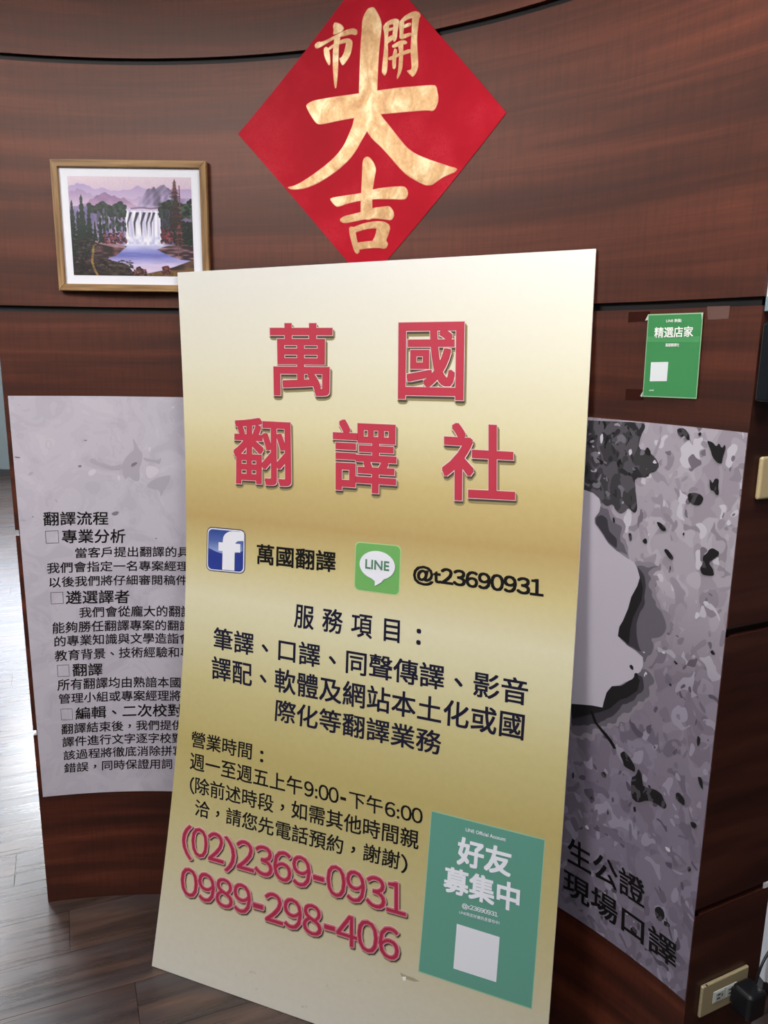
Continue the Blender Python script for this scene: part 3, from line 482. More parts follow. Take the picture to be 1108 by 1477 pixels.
o = bm_obj('far_planks', bm, M_FLOOR, floor); o['kind'] = 'stuff'; o.rotation_euler = (0, 0, rot)

# ceiling light fixtures
M_DIFF = mat('lit_diffuser', '#ffffff', 0.5); _e = M_DIFF.node_tree.nodes['Principled BSDF']
_e.inputs['Emission Color'].default_value = (1, 0.97, 0.94, 1); _e.inputs['Emission Strength'].default_value = 6.0
M_TROFF = mat('white_enamel', '#e8e8e8', 0.4)
where = ['over the picture side of the curved wall', 'added over the leaning sign board to brighten the upper right', 'behind the camera', 'far left behind the camera', 'left of the curved wall', 'beyond the curved wall on the left', 'nearest the far windows on the left', 'by the left wall', 'in the far left corner', 'behind the curved wall', 'behind the curved wall near the far wall', 'at the right behind the curved wall']
for (x, y, k), wtxt in zip(PANELS, where):
    t = thing('ceiling_light', 'white rectangular ceiling light panel '+wtxt, 'light', (x, y, CEIL), group=None)
    b = bmesh.new()
    for a in ((-0.3, 0.3, -0.6, -0.57), (-0.3, 0.3, 0.57, 0.6), (-0.3, -0.27, -0.57, 0.57), (0.27, 0.3, -0.57, 0.57)): box_bm(a[0], a[1], a[2], a[3], -0.03, -0.0005, bm=b)
    bm_obj('frame', b, M_TROFF, t)
    bm_obj('diffuser', box_bm(-0.27, 0.27, -0.57, 0.57, -0.022, -0.012), M_DIFF, t)

# ---------------------------------------------------------------- curved partition wall
n = 72
arc = [S_L+(S_R-S_L)*i/n for i in range(n+1)]
T = 0.012
def ring(s0, s1, o0, o1, z0, z1, name, m, parent=None, uvoff=0.0, seg=None):
    """solid bent slab between wall offsets o0 (front) and o1 (back)"""
    k = seg or max(2, int((s1-s0)/0.026))
    V, UV, Fc = [], [], []
    for i in range(k+1):
        s = s0+(s1-s0)*i/k
        for o in (o0, o1):
            for z in (z0, z1): V.append(wp(s, z, o)); UV.append((s, z+uvoff))
    for i in range(k):
        a, c = 4*i, 4*(i+1)
        Fc += [(a, c, c+1, a+1), (a+2, a+3, c+3, c+2), (a+1, c+1, c+3, a+3), (a, a+2, c+2, c)]
    Fc += [(0, 1, 3, 2), (4*k, 4*k+2, 4*k+3, 4*k+1)]
    return mesh(name, V, Fc, m, parent, uvs=UV)
# core: plan outline extruded
outer = 0.205
pts = [wp(s, 0, -T)[:2] for s in [S_L+0.006+(S_R-0.012-S_L)*i/n for i in range(n+1)]]
e1 = ep(END_LEN, 0, -T)
e0 = ep(T, 0, -T)
pts = [p for p in pts if (Vector((p[0], p[1], 0))-e0).dot(NN) < 0.0 or p[0] < 0.3]
pts += [(e0.x, e0.y), (e1.x, e1.y)]
back = [wp(s, 0, -outer)[:2] for s in [S_R-0.05-(S_R-0.05-S_L-0.006)*i/n for i in range(n+1)]]
pts += back
V = [(x, y, 0) for x, y in pts]+[(x, y, CEIL) for x, y in pts]; k = len(pts)
core = mesh('wall_middle', V, [tuple(range(k-1, -1, -1)), tuple(range(k, 2*k))]+[(i, (i+1) % k, (i+1) % k+k, i+k) for i in range(k)], M_CORE)
struct(core, 'curved dark mahogany veneer partition wall in panels with black seams')
edges = [0.0]+sorted(SEAMS)+[CEIL]
for i in range(len(edges)-1):
    z0 = edges[i]+(GAP if i else 0.0); z1 = edges[i+1]-(GAP if i < len(edges)-2 else 0.0)
    o = ring(S_L, S_R, 0.0, -T, z0, z1, 'panel', M_WOOD, core)
    V = [ep(d, z, w) for d in (0.0005, END_LEN+0.005) for w in (0, -T) for z in (z0, z1)]
    UV = [(d+1.7, z) for d in (0.0, END_LEN) for w in (0, -T) for z in (z0, z1)]
    mesh('end_panel', V, [(0, 4, 5, 1), (2, 3, 7, 6), (0, 1, 3, 2), (4, 6, 7, 5), (1, 5, 7, 3), (0, 2, 6, 4)], M_WOOD_END, core, uvs=UV)
# ---------------------------------------------------------------- lettering
def is_cjk(s): return all(ord(c) > 0x2E80 for c in s)
_cache = {}
def glyphs(strings):
    """mesh data of strings set in the built-in typeface (one evaluation for all)"""
    todo = [s for s in dict.fromkeys(strings) if s not in _cache]
    obs = []
    for s in todo:
        c = bpy.data.curves.new('glyph', 'FONT'); c.body = s; c.size = 1; c.resolution_u = 3; c.fill_mode = 'BOTH'
        o = bpy.data.objects.new('glyph', c); COL.objects.link(o); obs.append(o)
    dg = bpy.context.evaluated_depsgraph_get(); dg.update()
    for s, o in zip(todo, obs):
        me = bpy.data.meshes.new_from_object(o.evaluated_get(dg), depsgraph=dg)
        _cache[s] = (np.array([(v.co.x, v.co.y) for v in me.vertices]), [tuple(p.vertices) for p in me.polygons])
        bpy.data.meshes.remove(me)
    for o in obs:
        c = o.data; bpy.data.objects.remove(o); bpy.data.curves.remove(c)
FULL = {c: chr(ord(c)+0xFEE0) for c in '0123456789()'}
CELL = {'(': .34, ')': .34, '-': .36, ':': .27, '@': .93, 't': .36}
def is_num(s): return all(c in '0123456789()-:@t' for c in s)
def num_geo(s):
    P, Fc, n, x = [], [], 0, 0.0
    for c in s:
        p, f = _cache[FULL.get(c, c)]; p = p.copy(); w = CELL.get(c, .56)
        p[:, 0] += x+w/2-(p[:, 0].min()+p[:, 0].max())/2; x += w
        P.append(p); Fc += [tuple(v+n for v in q) for q in f]; n += len(p)
    return np.vstack(P), Fc
def line_geo(s, adv=1.0):
    """points in the unit square of the line, and the size of one em in it"""
    if is_cjk(s):
        P, Fc, n = [], [], 0
        for i, ch in enumerate(s):
            p, f = _cache[ch]; p = p.copy()
            if ch in '，、': p += (0.5-(p[:, 0].min()+p[:, 0].max())/2, 0.32-(p[:, 1].min()+p[:, 1].max())/2)
            p[:, 0] += i*adv
            P.append(p); Fc += [tuple(v+n for v in q) for q in f]; n += len(p)
        P = np.vstack(P)
        if len(s) == 1: x0, x1, y0, y1 = P[:, 0].min(), P[:, 0].max(), P[:, 1].min(), P[:, 1].max()
        else: x0, x1, y0, y1 = 0.04, (len(s)-1)*adv+0.96, -0.08, 0.845
    else:
        P, Fc = num_geo(s) if is_num(s) else _cache[s]; P = P.copy(); x0, x1, y0, y1 = P[:, 0].min(), P[:, 0].max(), P[:, 1].min(), P[:, 1].max()
    w, h = max(x1-x0, 1e-3), max(y1-y0, 1e-3)
    return (P-(x0, y0))/(w, h), Fc, w, h
def dilate(P, Fc, w, h, r, k=8, shift=(0, 0), ext=None):
    """the outline made bolder by displaced copies; r and shift in em"""
    if r <= 0: return P+np.array(shift)/(w, h), Fc
    Q, G = [], []
    sq = [(1, 1), (-1, 1), (1, -1), (-1, -1), (1, 0), (-1, 0), (0, 1), (0, -1)]
    dirs = sq[:4] if k == 4 else sq if k == 8 else [(math.cos(2*math.pi*(i+0.5)/k), math.sin(2*math.pi*(i+0.5)/k)) for i in range(k)]
    k = len(dirs)
    for i, (dx, dy) in enumerate(dirs):
        Q.append(P+np.array((dx*r+shift[0], dy*r+shift[1]))/(w, h)); G += [tuple(v+i*len(P) for v in q) for q in Fc]
    Q.append(P+np.array(shift)/(w, h)); G += [tuple(v+k*len(P) for v in q) for q in Fc]
    return np.vstack(Q), G
def to_quad(P, q):      # q = TL, TR, BR, BL in surface coordinates
    TL_, TR_, BR_, BL_ = [np.array(a) for a in q]; s = P[:, :1]; t = 1-P[:, 1:]
    return (TL_*(1-s)+TR_*s)*(1-t)+(BL_*(1-s)+BR_*s)*t
# style: list of layers (material index, dilation, copies, shift, lift)
def lettering(items, styles, mats, to3d, parent, name='lettering', adv=None, label=None, base=0.0004, cut=None):
    V, Fc, MI, n = [], [], [], 0
    for kind, s, q in items:
        P, F0, w, h = line_geo(s, (adv or {}).get(kind, 1.0))
        for mi, r, k, sh, lift in styles[kind]:
            D, G = dilate(P, F0, w, h, r, k, sh); np0 = len(P)
            S = to_quad(D, q); LV = [lift+6e-6*(i//np0) for i in range(len(S))]
            if cut:
                cx, G2, S2 = cut[0], G, S
                bm = bmesh.new(); vs = [bm.verts.new((x, y, l)) for (x, y), l in zip(S, LV)]
                for f in G:
                    if len(set(f)) > 2:
                        try: bm.faces.new([vs[v] for v in f])
                        except ValueError: pass
                lo_, hi_ = S[:, cx].min(), S[:, cx].max(); kk = math.ceil(lo_/cut[1])
                while kk*cut[1] < hi_:
                    co = [0, 0, 0]; no = [0, 0, 0]; co[cx] = kk*cut[1]; no[cx] = 1
                    bmesh.ops.bisect_plane(bm, geom=bm.verts[:]+bm.edges[:]+bm.faces[:], plane_co=co, plane_no=no, dist=1e-7); kk += 1
                bm.verts.index_update(); S = np.array([(v.co.x, v.co.y) for v in bm.verts]); G = [tuple(v.index for v in f.verts) for f in bm.faces]; LV = [v.co.z for v in bm.verts]; bm.free()
            V += [to3d(x, y, base+l) for (x, y), l in zip(S, LV)]; Fc += [tuple(v+n for v in f) for f in G]; MI += [mi]*len(G); n += len(S)
    o = mesh(name, V, Fc, mats, parent, mi=MI)
    if label: o['label'] = label
    return o
_all = []
for src in (BOARD_TEXT, LEFT_TEXT, RIGHT_TEXT, GREEN_TEXT):
    for kd, s, q in src: _all += list(s) if is_cjk(s) else [FULL.get(c, c) for c in s] if is_num(s) else [s]
glyphs(_all+['f', 'LINE'])

M_INK = mat('black_ink', '#0d0b0c', 0.5, spec=0.3)
M_NAVY = mat('navy_ink', '#14132b', 0.5, spec=0.3)
M_PAPERWHITE = mat('white_ink', '#dfe3ee', 0.5, spec=0.3)

# ---------------------------------------------------------------- the big leaning board
bTL, bTR, bBR, bBL = [Vector(p) for p in BOARD]
BW, BH, BT_ = 1.04, 1.825, 0.006
bN = (bTR-bTL).cross(bBL-bTL).normalized()
if bN.y > 0: bN = -bN            # towards the room
def bp(u, v, off=0.0):
    s, t = u/BW, 1-v/BH
    return (bTL*(1-s)+bTR*s)*(1-t)+(bBL*(1-s)+bBR*s)*t+bN*(off-(0.081*(1-s)+0.040*s)*math.sin(math.pi*min(max(t, 0), 1)))
M_BOARD = mat('gold_gradient_print_shaded', rough=0.42, spec=0.4); g = N(M_BOARD)
sep = g.new('ShaderNodeSeparateXYZ'); g.link(g.coords('UV', (1, 1, 1)), sep.inputs[0])
mr = g.new('ShaderNodeMapRange'); mr.inputs['From Max'].default_value = BH; g.link(sep.outputs['Y'], mr.inputs['Value'])
_stops = [(0.0, '#c6c3ba'), (0.07, '#c2bead'), (0.15, '#bbb391'), (0.25, '#b3a876'), (0.33, '#b0a269'), (0.42, '#c0b683'), (0.49, '#cfc9a2'), (0.55, '#d8d3b4'), (0.61, '#cabd88'), (0.665, '#b89f68'), (0.73, '#c9b77f'), (0.80, '#ddd5ac'), (0.88, '#e5e1cb'), (1.0, '#e9e8e2')]  # printed gold bands; lower stops also darkened for dimmer light near the floor
gc = g.ramp(mr.outputs[0], _stops)
gc = g.mix(0.05, gc, g.ramp(g.noise(g.coords('UV', (60, 60, 1)), 1, 2), [(0.3, 0.3), (0.7, 0.7)]), 'OVERLAY')
# scuffs along the lower edge
sc_n = g.noise(g.coords('UV', (28, 45, 1)), 1.0, 4, 0.7)
low = g.ramp(mr.outputs[0], [(0.0, 1.0), (0.06, 0.35), (0.12, 0.0)])
mu = g.new('ShaderNodeMath', operation='MULTIPLY'); g.link(g.ramp(sc_n, [(0.64, 0.0), (0.70, 0.55)]), mu.inputs[0]); g.link(low, mu.inputs[1])
gc = g.mix(mu.outputs[0], gc, '#7f7668')
g.color(gc)
M_FOAM = mat('white_foam_edge', '#e8e8e6', 0.7)
sign = thing('sign_board', 'tall gold gradient foam sign board with red and black lettering, leaning on the curved wall', 'sign', tuple((bBL+bBR)/2))
def sign_child(o):
    o.location = -sign.location; return o
NX, NY = 12, 120
V, Fc, UV, MI = [], [], [], []
for j in range(NY+1):
    for i in range(NX+1):
        V.append(bp(BW*i/NX, BH*j/NY, 0)); UV.append((BW*i/NX, BH*j/NY))
nf = len(V)
for j in range(NY+1):
    for i in range(NX+1):
        V.append(bp(BW*i/NX, BH*j/NY, -BT_)); UV.append((BW*i/NX, BH*j/NY))
idx = lambda i, j, b=0: b*nf+j*(NX+1)+i
for j in range(NY):
    for i in range(NX):
        Fc.append((idx(i, j), idx(i+1, j), idx(i+1, j+1), idx(i, j+1))); MI.append(0)
        Fc.append((idx(i, j, 1), idx(i, j+1, 1), idx(i+1, j+1, 1), idx(i+1, j, 1))); MI.append(1)
for i in range(NX):
    Fc += [(idx(i, 0, 1), idx(i+1, 0, 1), idx(i+1, 0), idx(i, 0)), (idx(i, NY), idx(i+1, NY), idx(i+1, NY, 1), idx(i, NY, 1))]; MI += [1, 1]
for j in range(NY):
    Fc += [(idx(0, j), idx(0, j+1), idx(0, j+1, 1), idx(0, j, 1)), (idx(NX, j, 1), idx(NX, j+1, 1), idx(NX, j+1), idx(NX, j))]; MI += [1, 1]
zmin = min(v.z for v in V)
V = [v+Vector((0, 0, 0.0008-zmin)) for v in V]
sign_child(mesh('panel', V, Fc, [M_BOARD, M_FOAM], sign, mi=MI, uvs=UV))
_b0 = bp
def bp(u, v, off=0.0): return _b0(u, v, off)+Vector((0, 0, 0.0008-zmin))

M_RED = mat('red_ink', rough=0.45, spec=0.35); g = N(M_RED)
g.color(rgb and g.ramp(g.noise(g.coords('Object', (2, 2, 2)), 1, 1), [(0.3, '#b8364a'), (0.7, '#c63c50')]))
M_PINK = mat('pale_pink_ink', '#eec9c9', 0.45, spec=0.35)
M_SHAD1 = mat('printed_drop_soft', '#94895f', 0.5, spec=0.3)
M_SHAD2 = mat('printed_drop_dark', '#4b443b', 0.5, spec=0.3)
M_WINE = mat('wine_ink', '#8c2a48', 0.45, spec=0.35)
M_HOTPINK = mat('pink_line_ink', '#e09ab0', 0.45, spec=0.35)
M_CRIM = mat('crimson_ink', '#9f2843', 0.45, spec=0.35)
M_DKBLUE = mat('blue_black_ink', '#23202c', 0.5, spec=0.3)
M_REDLOW = mat('plum_red_ink', '#9a3a50', 0.45, spec=0.35)
L_ = 0.00025
BM_ = [M_INK, M_NAVY, M_RED, M_PINK, M_SHAD1, M_SHAD2, M_WINE, M_HOTPINK, M_CRIM, M_DKBLUE, M_PAPERWHITE]
ST = {
 'red': [(4, 0.040, 10, (0.014, -0.040), 0), (5, 0.020, 8, (0.012, -0.030), L_), (3, 0.024, 8, (0, 0), 2*L_), (5, 0.0155, 8, (0, 0), 3*L_), (2, 0.0125, 8, (0, 0), 4*L_)],
 'mid': [(0, 0.020, 8, (0, 0), 0)],
 'bold': [(0, 0.026, 8, (0, 0), 0)],
 'navy': [(1, 0.014, 4, (0, 0), 0)], 'navy_wide': [(1, 0.014, 4, (0, 0), 0)],
 'thin': [(0, 0.012, 4, (0, 0), 0)],
 'num': [(4, 0.05, 10, (0.03, -0.035), 0), (9, 0.028, 10, (0.030, -0.030), L_), (3, 0.036, 10, (0, 0), 2*L_), (6, 0.026, 10, (0, 0), 3*L_), (7, 0.014, 10, (0.0, 0.0), 4*L_), (8, 0.004, 8, (0, 0), 5*L_)],
 'white': [(10, 0.014, 8, (0, 0), 4*L_)], 'whitefine': [(10, 0.006, 4, (0, 0), 4*L_)], 'heavy': [(10, 0.027, 8, (0, 0), 4*L_)],
}
def group_lines():
    groups, cur = [], []
    brk = {'翻', '萬國翻譯', '@t23690931', '服務項目', '筆譯、口譯、同聲傳譯、影音', '譯配、軟體及網站本土化或國', '際化等翻譯業務', '營業時間', '週一至週五上午', '洽，請您先電話預約，謝謝', '0989'}
    prev = None
    for it in BOARD_TEXT:
        if it[0] in ('white', 'whitefine', 'heavy'): continue
        if it[1] in brk or it[1] == '(' or it[0] == 'red':
            if cur: groups.append(cur)
            cur = []
        cur.append(it)
    groups.append(cur); return groups
for gr in group_lines():
    o = lettering(gr, ST, BM_, bp, sign, adv={'navy_wide': 1.37}, cut=(1, 0.03) if gr[0][0] in ('red', 'num') else None)
    sign_child(o)
    o['label'] = {'red': 'large red character with pale outline', 'num': 'red telephone number with dark drop edge', 'bold': 'bold black account name', 'mid': 'small black characters beside the blue square', 'thin': 'thin black line of opening hours text'}.get(gr[0][0], 'dark navy line of service text')
def rrect(q, rad, to3d, off, name, m, parent, label=None, inset=0.0, mi_list=None):
    """rounded rectangle on a surface quad"""
    q = [np.array(a, dtype=float) for a in q]; c = sum(q)/4
    P = []
    for cx, cy, a0 in ((1-rad, 1-rad, 0), (rad, 1-rad, 90), (rad, rad, 180), (1-rad, rad, 270)):
        for i in range(7):
            a = math.radians(a0+i*15); P.append((cx+rad*math.cos(a), cy+rad*math.sin(a)))
    P = np.array(P); P = 0.5+(P-0.5)*(1-2*inset)
    S = to_quad(P, q)
    o = mesh(name, [to3d(x, y, off) for x, y in S], [tuple(range(len(S)))], m, parent, uvs=P)
    if label: o['label'] = label
    return o
def shape(P, q, to3d, off, name, m, parent, label=None):
    from mathutils.geometry import tessellate_polygon
    P = np.array(P); S = to_quad(P, q); bm = bmesh.new(); vs = [bm.verts.new((x, y, 0)) for x, y in S]
    for t in tessellate_polygon([[Vector((x, y, 0)) for x, y in S]]):
        if len(set(t)) == 3: bm.faces.new([vs[i] for i in t])
    k = math.ceil(S[:, 1].min()/0.01)
    while k*0.01 < S[:, 1].max():
        bmesh.ops.bisect_plane(bm, geom=bm.verts[:]+bm.edges[:]+bm.faces[:], plane_co=(0, k*0.01, 0), plane_no=(0, 1, 0), dist=1e-7); k += 1
    for v in bm.verts: v.co = Vector(to3d(v.co.x, v.co.y, off))
    o = bm_obj(name, bm, m, parent)
    if label: o['label'] = label
    return o
def board_quad(q, off, name, m, parent, label=None, inset=0.0, n=20):
    q = [np.array(a, dtype=float) for a in q]; k = np.linspace(inset, 1-inset, n+1)
    P = np.array([(a, b) for b in k for a in k]); S = to_quad(P, q)
    o = mesh(name, [bp(x, y, off) for x, y in S], [(j*(n+1)+i, j*(n+1)+i+1, (j+1)*(n+1)+i+1, (j+1)*(n+1)+i) for j in range(n) for i in range(n)], m, parent, uvs=P)
    if label: o['label'] = label
    return o
# blue square logo with a white f
M_LBLUE = mat('logo_rim_dark', '#20264e', 0.4); M_LWHITE = mat('logo_white', '#e6e8f2', 0.4)
M_LFILL = mat('logo_blue', rough=0.4); g = N(M_LFILL)
sp = g.new('ShaderNodeSeparateXYZ'); g.link(g.coords('UV'), sp.inputs[0]); g.color(g.ramp(sp.outputs['Y'], [(0.0, '#2d3f92'), (0.35, '#2b3a8e'), (0.7, '#33468f'), (1.0, '#3f559c')]))
logo = rrect(FLOGO, 0.13, bp, 0.0004, 'social_logo', M_LBLUE, sign, 'blue rounded square printed with a white f'); sign_child(logo)
rrect(FLOGO, 0.12, bp, 0.0009, 'rim', M_LWHITE, logo, 'white rim', inset=0.02)
rrect(FLOGO, 0.12, bp, 0.0014, 'field', M_LFILL, logo, 'blue field', inset=0.045)
M_GLOSS = mat('logo_light_blue', '#7f94c8', 0.4)
cap = [(0.06, 0.52)]+[(0.06+0.88*i/12, 0.52-0.10*math.sin(math.pi*i/12)) for i in range(1, 12)]+[(0.94, 0.52), (0.94, 0.86), (0.86, 0.94), (0.14, 0.94), (0.06, 0.86)]
M_GLOSS2 = mat('logo_gloss', rough=0.4); g = N(M_GLOSS2); sp = g.new('ShaderNodeSeparateXYZ'); g.link(g.coords('UV'), sp.inputs[0]); g.color(g.ramp(sp.outputs['Y'], [(0.45, '#8ea2d2'), (0.7, '#4f66a8'), (0.95, '#32478f')]))
P = np.array(cap); S = to_quad(P, FLOGO); mesh('gloss', [bp(x, y, 0.0019) for x, y in S], [tuple(range(len(S)))], M_GLOSS2, logo, uvs=P)
fq = [to_quad(np.array([[a, b]]), FLOGO)[0] for a, b in ((0.40, 0.90), (0.90, 0.90), (0.90, 0.11), (0.40, 0.11))]
o = lettering([('f', 'f', fq)], {'f': [(0, 0.045, 8, (0, 0), 0)]}, [M_LWHITE], bp, logo, base=0.0026); o.name = 'letter'
# green square with a speech bubble
M_LGREEN = mat('logo_green', '#6fae62', 0.4); M_LGREEN2 = mat('logo_green_letter', '#4f7f62', 0.4)
M_LRIM = mat('logo_green_rim', '#aecd8f', 0.4); M_LDK = mat('bubble_outline', '#4c7f50', 0.4)
lg = rrect(LLOGO, 0.1, bp, 0.0004, 'chat_logo', M_LRIM, sign, 'green rounded square printed with a white speech bubble'); sign_child(lg)
rrect(LLOGO, 0.1, bp, 0.0008, 'field', M_LGREEN, lg, inset=0.02)
pts = [(0.5+0.385*math.cos(math.radians(a)), 0.558+0.290*math.sin(math.radians(a))) for a in range(-66, 257, 6)]+[(0.440, 0.245), (0.462, 0.225), (0.462, 0.135), (0.520, 0.170), (0.600, 0.225)]
P = np.array(pts); Pd = P+np.array((0.008, -0.012))
shape(Pd, LLOGO, bp, 0.0013, 'bubble_shade', M_LDK, lg); shape(P, LLOGO, bp, 0.0017, 'speech_bubble', M_LWHITE, lg)
lq = [to_quad(np.array([[a, b]]), LLOGO)[0] for a, b in ((0.25, 0.655), (0.76, 0.655), (0.76, 0.475), (0.25, 0.475))]
o = lettering([('l', 'LINE', lq)], {'l': [(0, 0.025, 6, (0, 0), 0)]}, [M_LGREEN2], bp, lg, base=0.0023)
# green sheet
M_TEAL = mat('teal_green_print', '#5b9485', 0.4, spec=0.4); M_TEALRIM = mat('sheet_edge', '#8fb79d', 0.5)
gs = board_quad(GREEN_SHEET, 0.0003, 'sticker_sheet', M_TEALRIM, sign, 'teal green printed sheet stuck at the lower right'); sign_child(gs)
board_quad(GREEN_SHEET, 0.0005, 'printed_field', M_TEAL, gs, inset=0.007)
lettering([b for b in BOARD_TEXT if b[0] in ('white', 'whitefine', 'heavy')], ST, BM_, bp, gs, label='white lettering')
board_quad(QR, 0.0007, 'blank_square', mat('sheet_white', '#d6dae4', 0.4), gs, 'plain white square')
# damaged spot below the phone numbers
M_DENT = mat('scuff_grey', '#9b937b', 0.6)
for pg in SCUFF[:1]: sign_child(mesh('scuff', [bp(x, y, 0.0004) for x, y in pg], [tuple(range(len(pg)))], M_DENT, sign))
sign_child(mesh('dent', [bp(x, y, 0.0008) for x, y in DENT], [tuple(range(len(DENT)))], M_FOAM, sign))

# ---------------------------------------------------------------- posters on the curved wall
def inflate(pg, r):
    out = []; n = len(pg); A = sum(pg[i][0]*pg[(i+1) % n][1]-pg[(i+1) % n][0]*pg[i][1] for i in range(n)); sg = 1 if A > 0 else -1
    for i in range(n):
        a, b, c = Vector(pg[i-1]), Vector(pg[i]), Vector(pg[(i+1) % n]); d = ((b-a).normalized()+(c-b).normalized())
        d = d.normalized() if d.length > 1e-6 else (b-a).normalized()
        out.append((b.x+d.y*r*sg, b.y-d.x*r*sg))
    return out
def wps(s, z, off=0.0): return wp(s, z, off)
def poster(name, label, s0, s1, z0, z1, m, thick=0.0012):
    t = thing(name, label, 'poster', wp((s0+s1)/2, z0, thick))
    o = ring(s0, s1, thick, 0.0001, z0, z1, 'sheet', m, None, seg=int(round((s1-s0)/STEP)))
    o.parent = t; o.location = -t.location
    return t, o
def grid_ring(name, s0, s1, z0, z1, off, m, parent):
    ks = [s0]+[k*STEP for k in range(math.ceil(s0/STEP+1e-6), math.floor(s1/STEP-1e-6)+1)]+[s1]
    V, UV, Fc = [], [], []
    for s in ks:
        for o in (off, 0.0001):
            for z in (z0, z1): V.append(wp(s, z, o)); UV.append((s, z))
    for i in range(len(ks)-1):
        a, c = 4*i, 4*(i+1)
        Fc += [(a, c, c+1, a+1), (a+2, a+3, c+3, c+2), (a+1, c+1, c+3, a+3), (a, a+2, c+2, c)]
    k = len(ks)-1
    Fc += [(0, 1, 3, 2), (4*k, 4*k+2, 4*k+3, 4*k+1)]
    return mesh(name, V, Fc, m, parent, uvs=UV)
def local(o, t): o.location = -t.location; return o
# left: translation steps
M_LP = mat('lavender_grey_print', rough=0.5, spec=0.35); g = N(M_LP)
n1 = g.noise(g.coords('UV', (9, 9, 1)), 1, 3, 0.6, 1.2); n2 = g.noise(g.coords('UV', (5, 5, 1), loc=(3, 1, 0)), 1, 3, 0.6, 2.0); n3 = g.noise(g.coords('UV', (30, 30, 1)), 1, 2, 0.5, 1.0)
sp = g.new('ShaderNodeSeparateXYZ'); g.link(g.coords('UV'), sp.inputs[0])
up = g.new('ShaderNodeMapRange'); up.inputs['From Min'].default_value = 1.02; up.inputs['From Max'].default_value = 1.25; g.link(sp.outputs['Y'], up.inputs['Value'])
base = g.mix(0.5, '#b9b4c1', g.ramp(n1, [(0.0, '#aaa5b2'), (0.42, '#b4afbc'), (0.5, '#bcb7c3'), (0.62, '#c4bfca')], 'CONSTANT'))
sm = g.new('ShaderNodeMath', operation='MULTIPLY'); g.link(g.ramp(n2, [(0.0, 0.0), (0.60, 0.5), (0.63, 0.0)], 'CONSTANT'), sm.inputs[0]); g.link(up.outputs[0], sm.inputs[1])
base = g.mix(sm.outputs[0], base, '#b0aab7')
g.color(base)
LP0, LP1, PZ0, PZ1 = -0.335, 0.265, 0.3455, 1.4888
lp = thing('poster', 'lavender grey poster of black text on the left end of the curved wall', 'poster', wp((LP0+LP1)/2, PZ0, 0.001))
local(grid_ring('sheet', LP0, LP1, PZ0, PZ1, 0.0012, M_LP, lp), lp)
WST = {'head': [(0, 0.014, 4, (0, 0), 0)], 'body': [(0, 0.012, 4, (0, 0), 0)], 'box': [(0, 0.0, 1, (0, 0), 0)], 'big': [(0, 0.014, 8, (0, 0), 0)], 's': [(0, 0.02, 4, (0, 0), 0)], 'h': [(0, 0.035, 8, (0, 0), 0)]}
grp, cur = [], []
for it in LEFT_TEXT:
    if it[0] == 'box':
        q = [np.array(a) for a in it[2]]
        P, Fc = [], []
        for a, b_ in (((0, 0), (1, .03)), ((0, .97), (1, 1)), ((0, 0), (.03, 1)), ((.97, 0), (1, 1))):
            k = len(P); P += [(a[0], a[1]), (b_[0], a[1]), (b_[0], b_[1]), (a[0], b_[1])]; Fc.append((k, k+1, k+2, k+3))
        S = to_quad(np.array(P, dtype=float), q)
        local(mesh('check_box', [wp(x, y, 0.0017) for x, y in S], Fc, M_INK, lp), lp)
    else: local(lettering([it], WST, [M_INK], wps, lp, base=0.0017), lp)
# smudges printed on the left poster
M_SM1 = mat('smudge_grey', '#a7a1ae', 0.5); M_SM2 = mat('smudge_dark', '#7c7580', 0.5); M_SM3 = mat('smudge_light', '#c8c3ce', 0.5)
local(poly_cut(LEFT_SMUDGE1, lambda s, z: wp(s, z, 0.0016), 'smudge', M_SM1, lp, smooth=1), lp)
local(poly_cut(LEFT_SMUDGE3, lambda s, z: wp(s, z, 0.0018), 'smudge', M_SM3, lp, smooth=1), lp)
local(poly_cut(LEFT_SMUDGE2, lambda s, z: wp(s, z, 0.0020), 'smudge', M_SM2, lp, smooth=1), lp)
# right: mottled grey print
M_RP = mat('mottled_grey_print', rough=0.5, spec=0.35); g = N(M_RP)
def lay(base, sc, th, col, loc, dist=0.7, sy=0.75, det=1):
    n = g.noise(g.coords('UV', (sc, sc*sy, 1), loc=loc), 1, det, 0.5, dist)
    return g.mix(g.ramp(n, [(0.0, 0.0), (th, 1.0)], 'CONSTANT'), base, col)
c = lay('#a39ca8', 14, 0.54, '#978f9b', (0, 0, 0))
c = lay(c, 22, 0.58, '#aca6b2', (5, 2, 0)); c = lay(c, 24, 0.62, '#8a838f', (9, 4, 0)); c = lay(c, 32, 0.62, '#9f98a4', (2, 8, 0)); c = lay(c, 26, 0.63, '#c0bcc7', (7, 7, 0)); c = lay(c, 30, 0.68, '#6f6874', (1, 3, 0)); c = lay(c, 18, 0.66, '#928b97', (3, 3, 0))
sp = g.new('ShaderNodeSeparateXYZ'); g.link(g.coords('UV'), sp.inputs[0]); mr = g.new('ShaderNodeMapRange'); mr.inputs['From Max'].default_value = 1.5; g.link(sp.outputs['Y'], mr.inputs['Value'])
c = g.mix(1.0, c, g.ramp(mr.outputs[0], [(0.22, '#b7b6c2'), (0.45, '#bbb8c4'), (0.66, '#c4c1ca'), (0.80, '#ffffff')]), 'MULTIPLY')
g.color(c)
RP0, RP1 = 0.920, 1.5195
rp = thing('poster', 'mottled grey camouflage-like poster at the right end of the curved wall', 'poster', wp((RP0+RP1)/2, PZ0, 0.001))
local(grid_ring('sheet', RP0, RP1, PZ0-0.002, PZ1, 0.0012, M_RP, rp), rp)
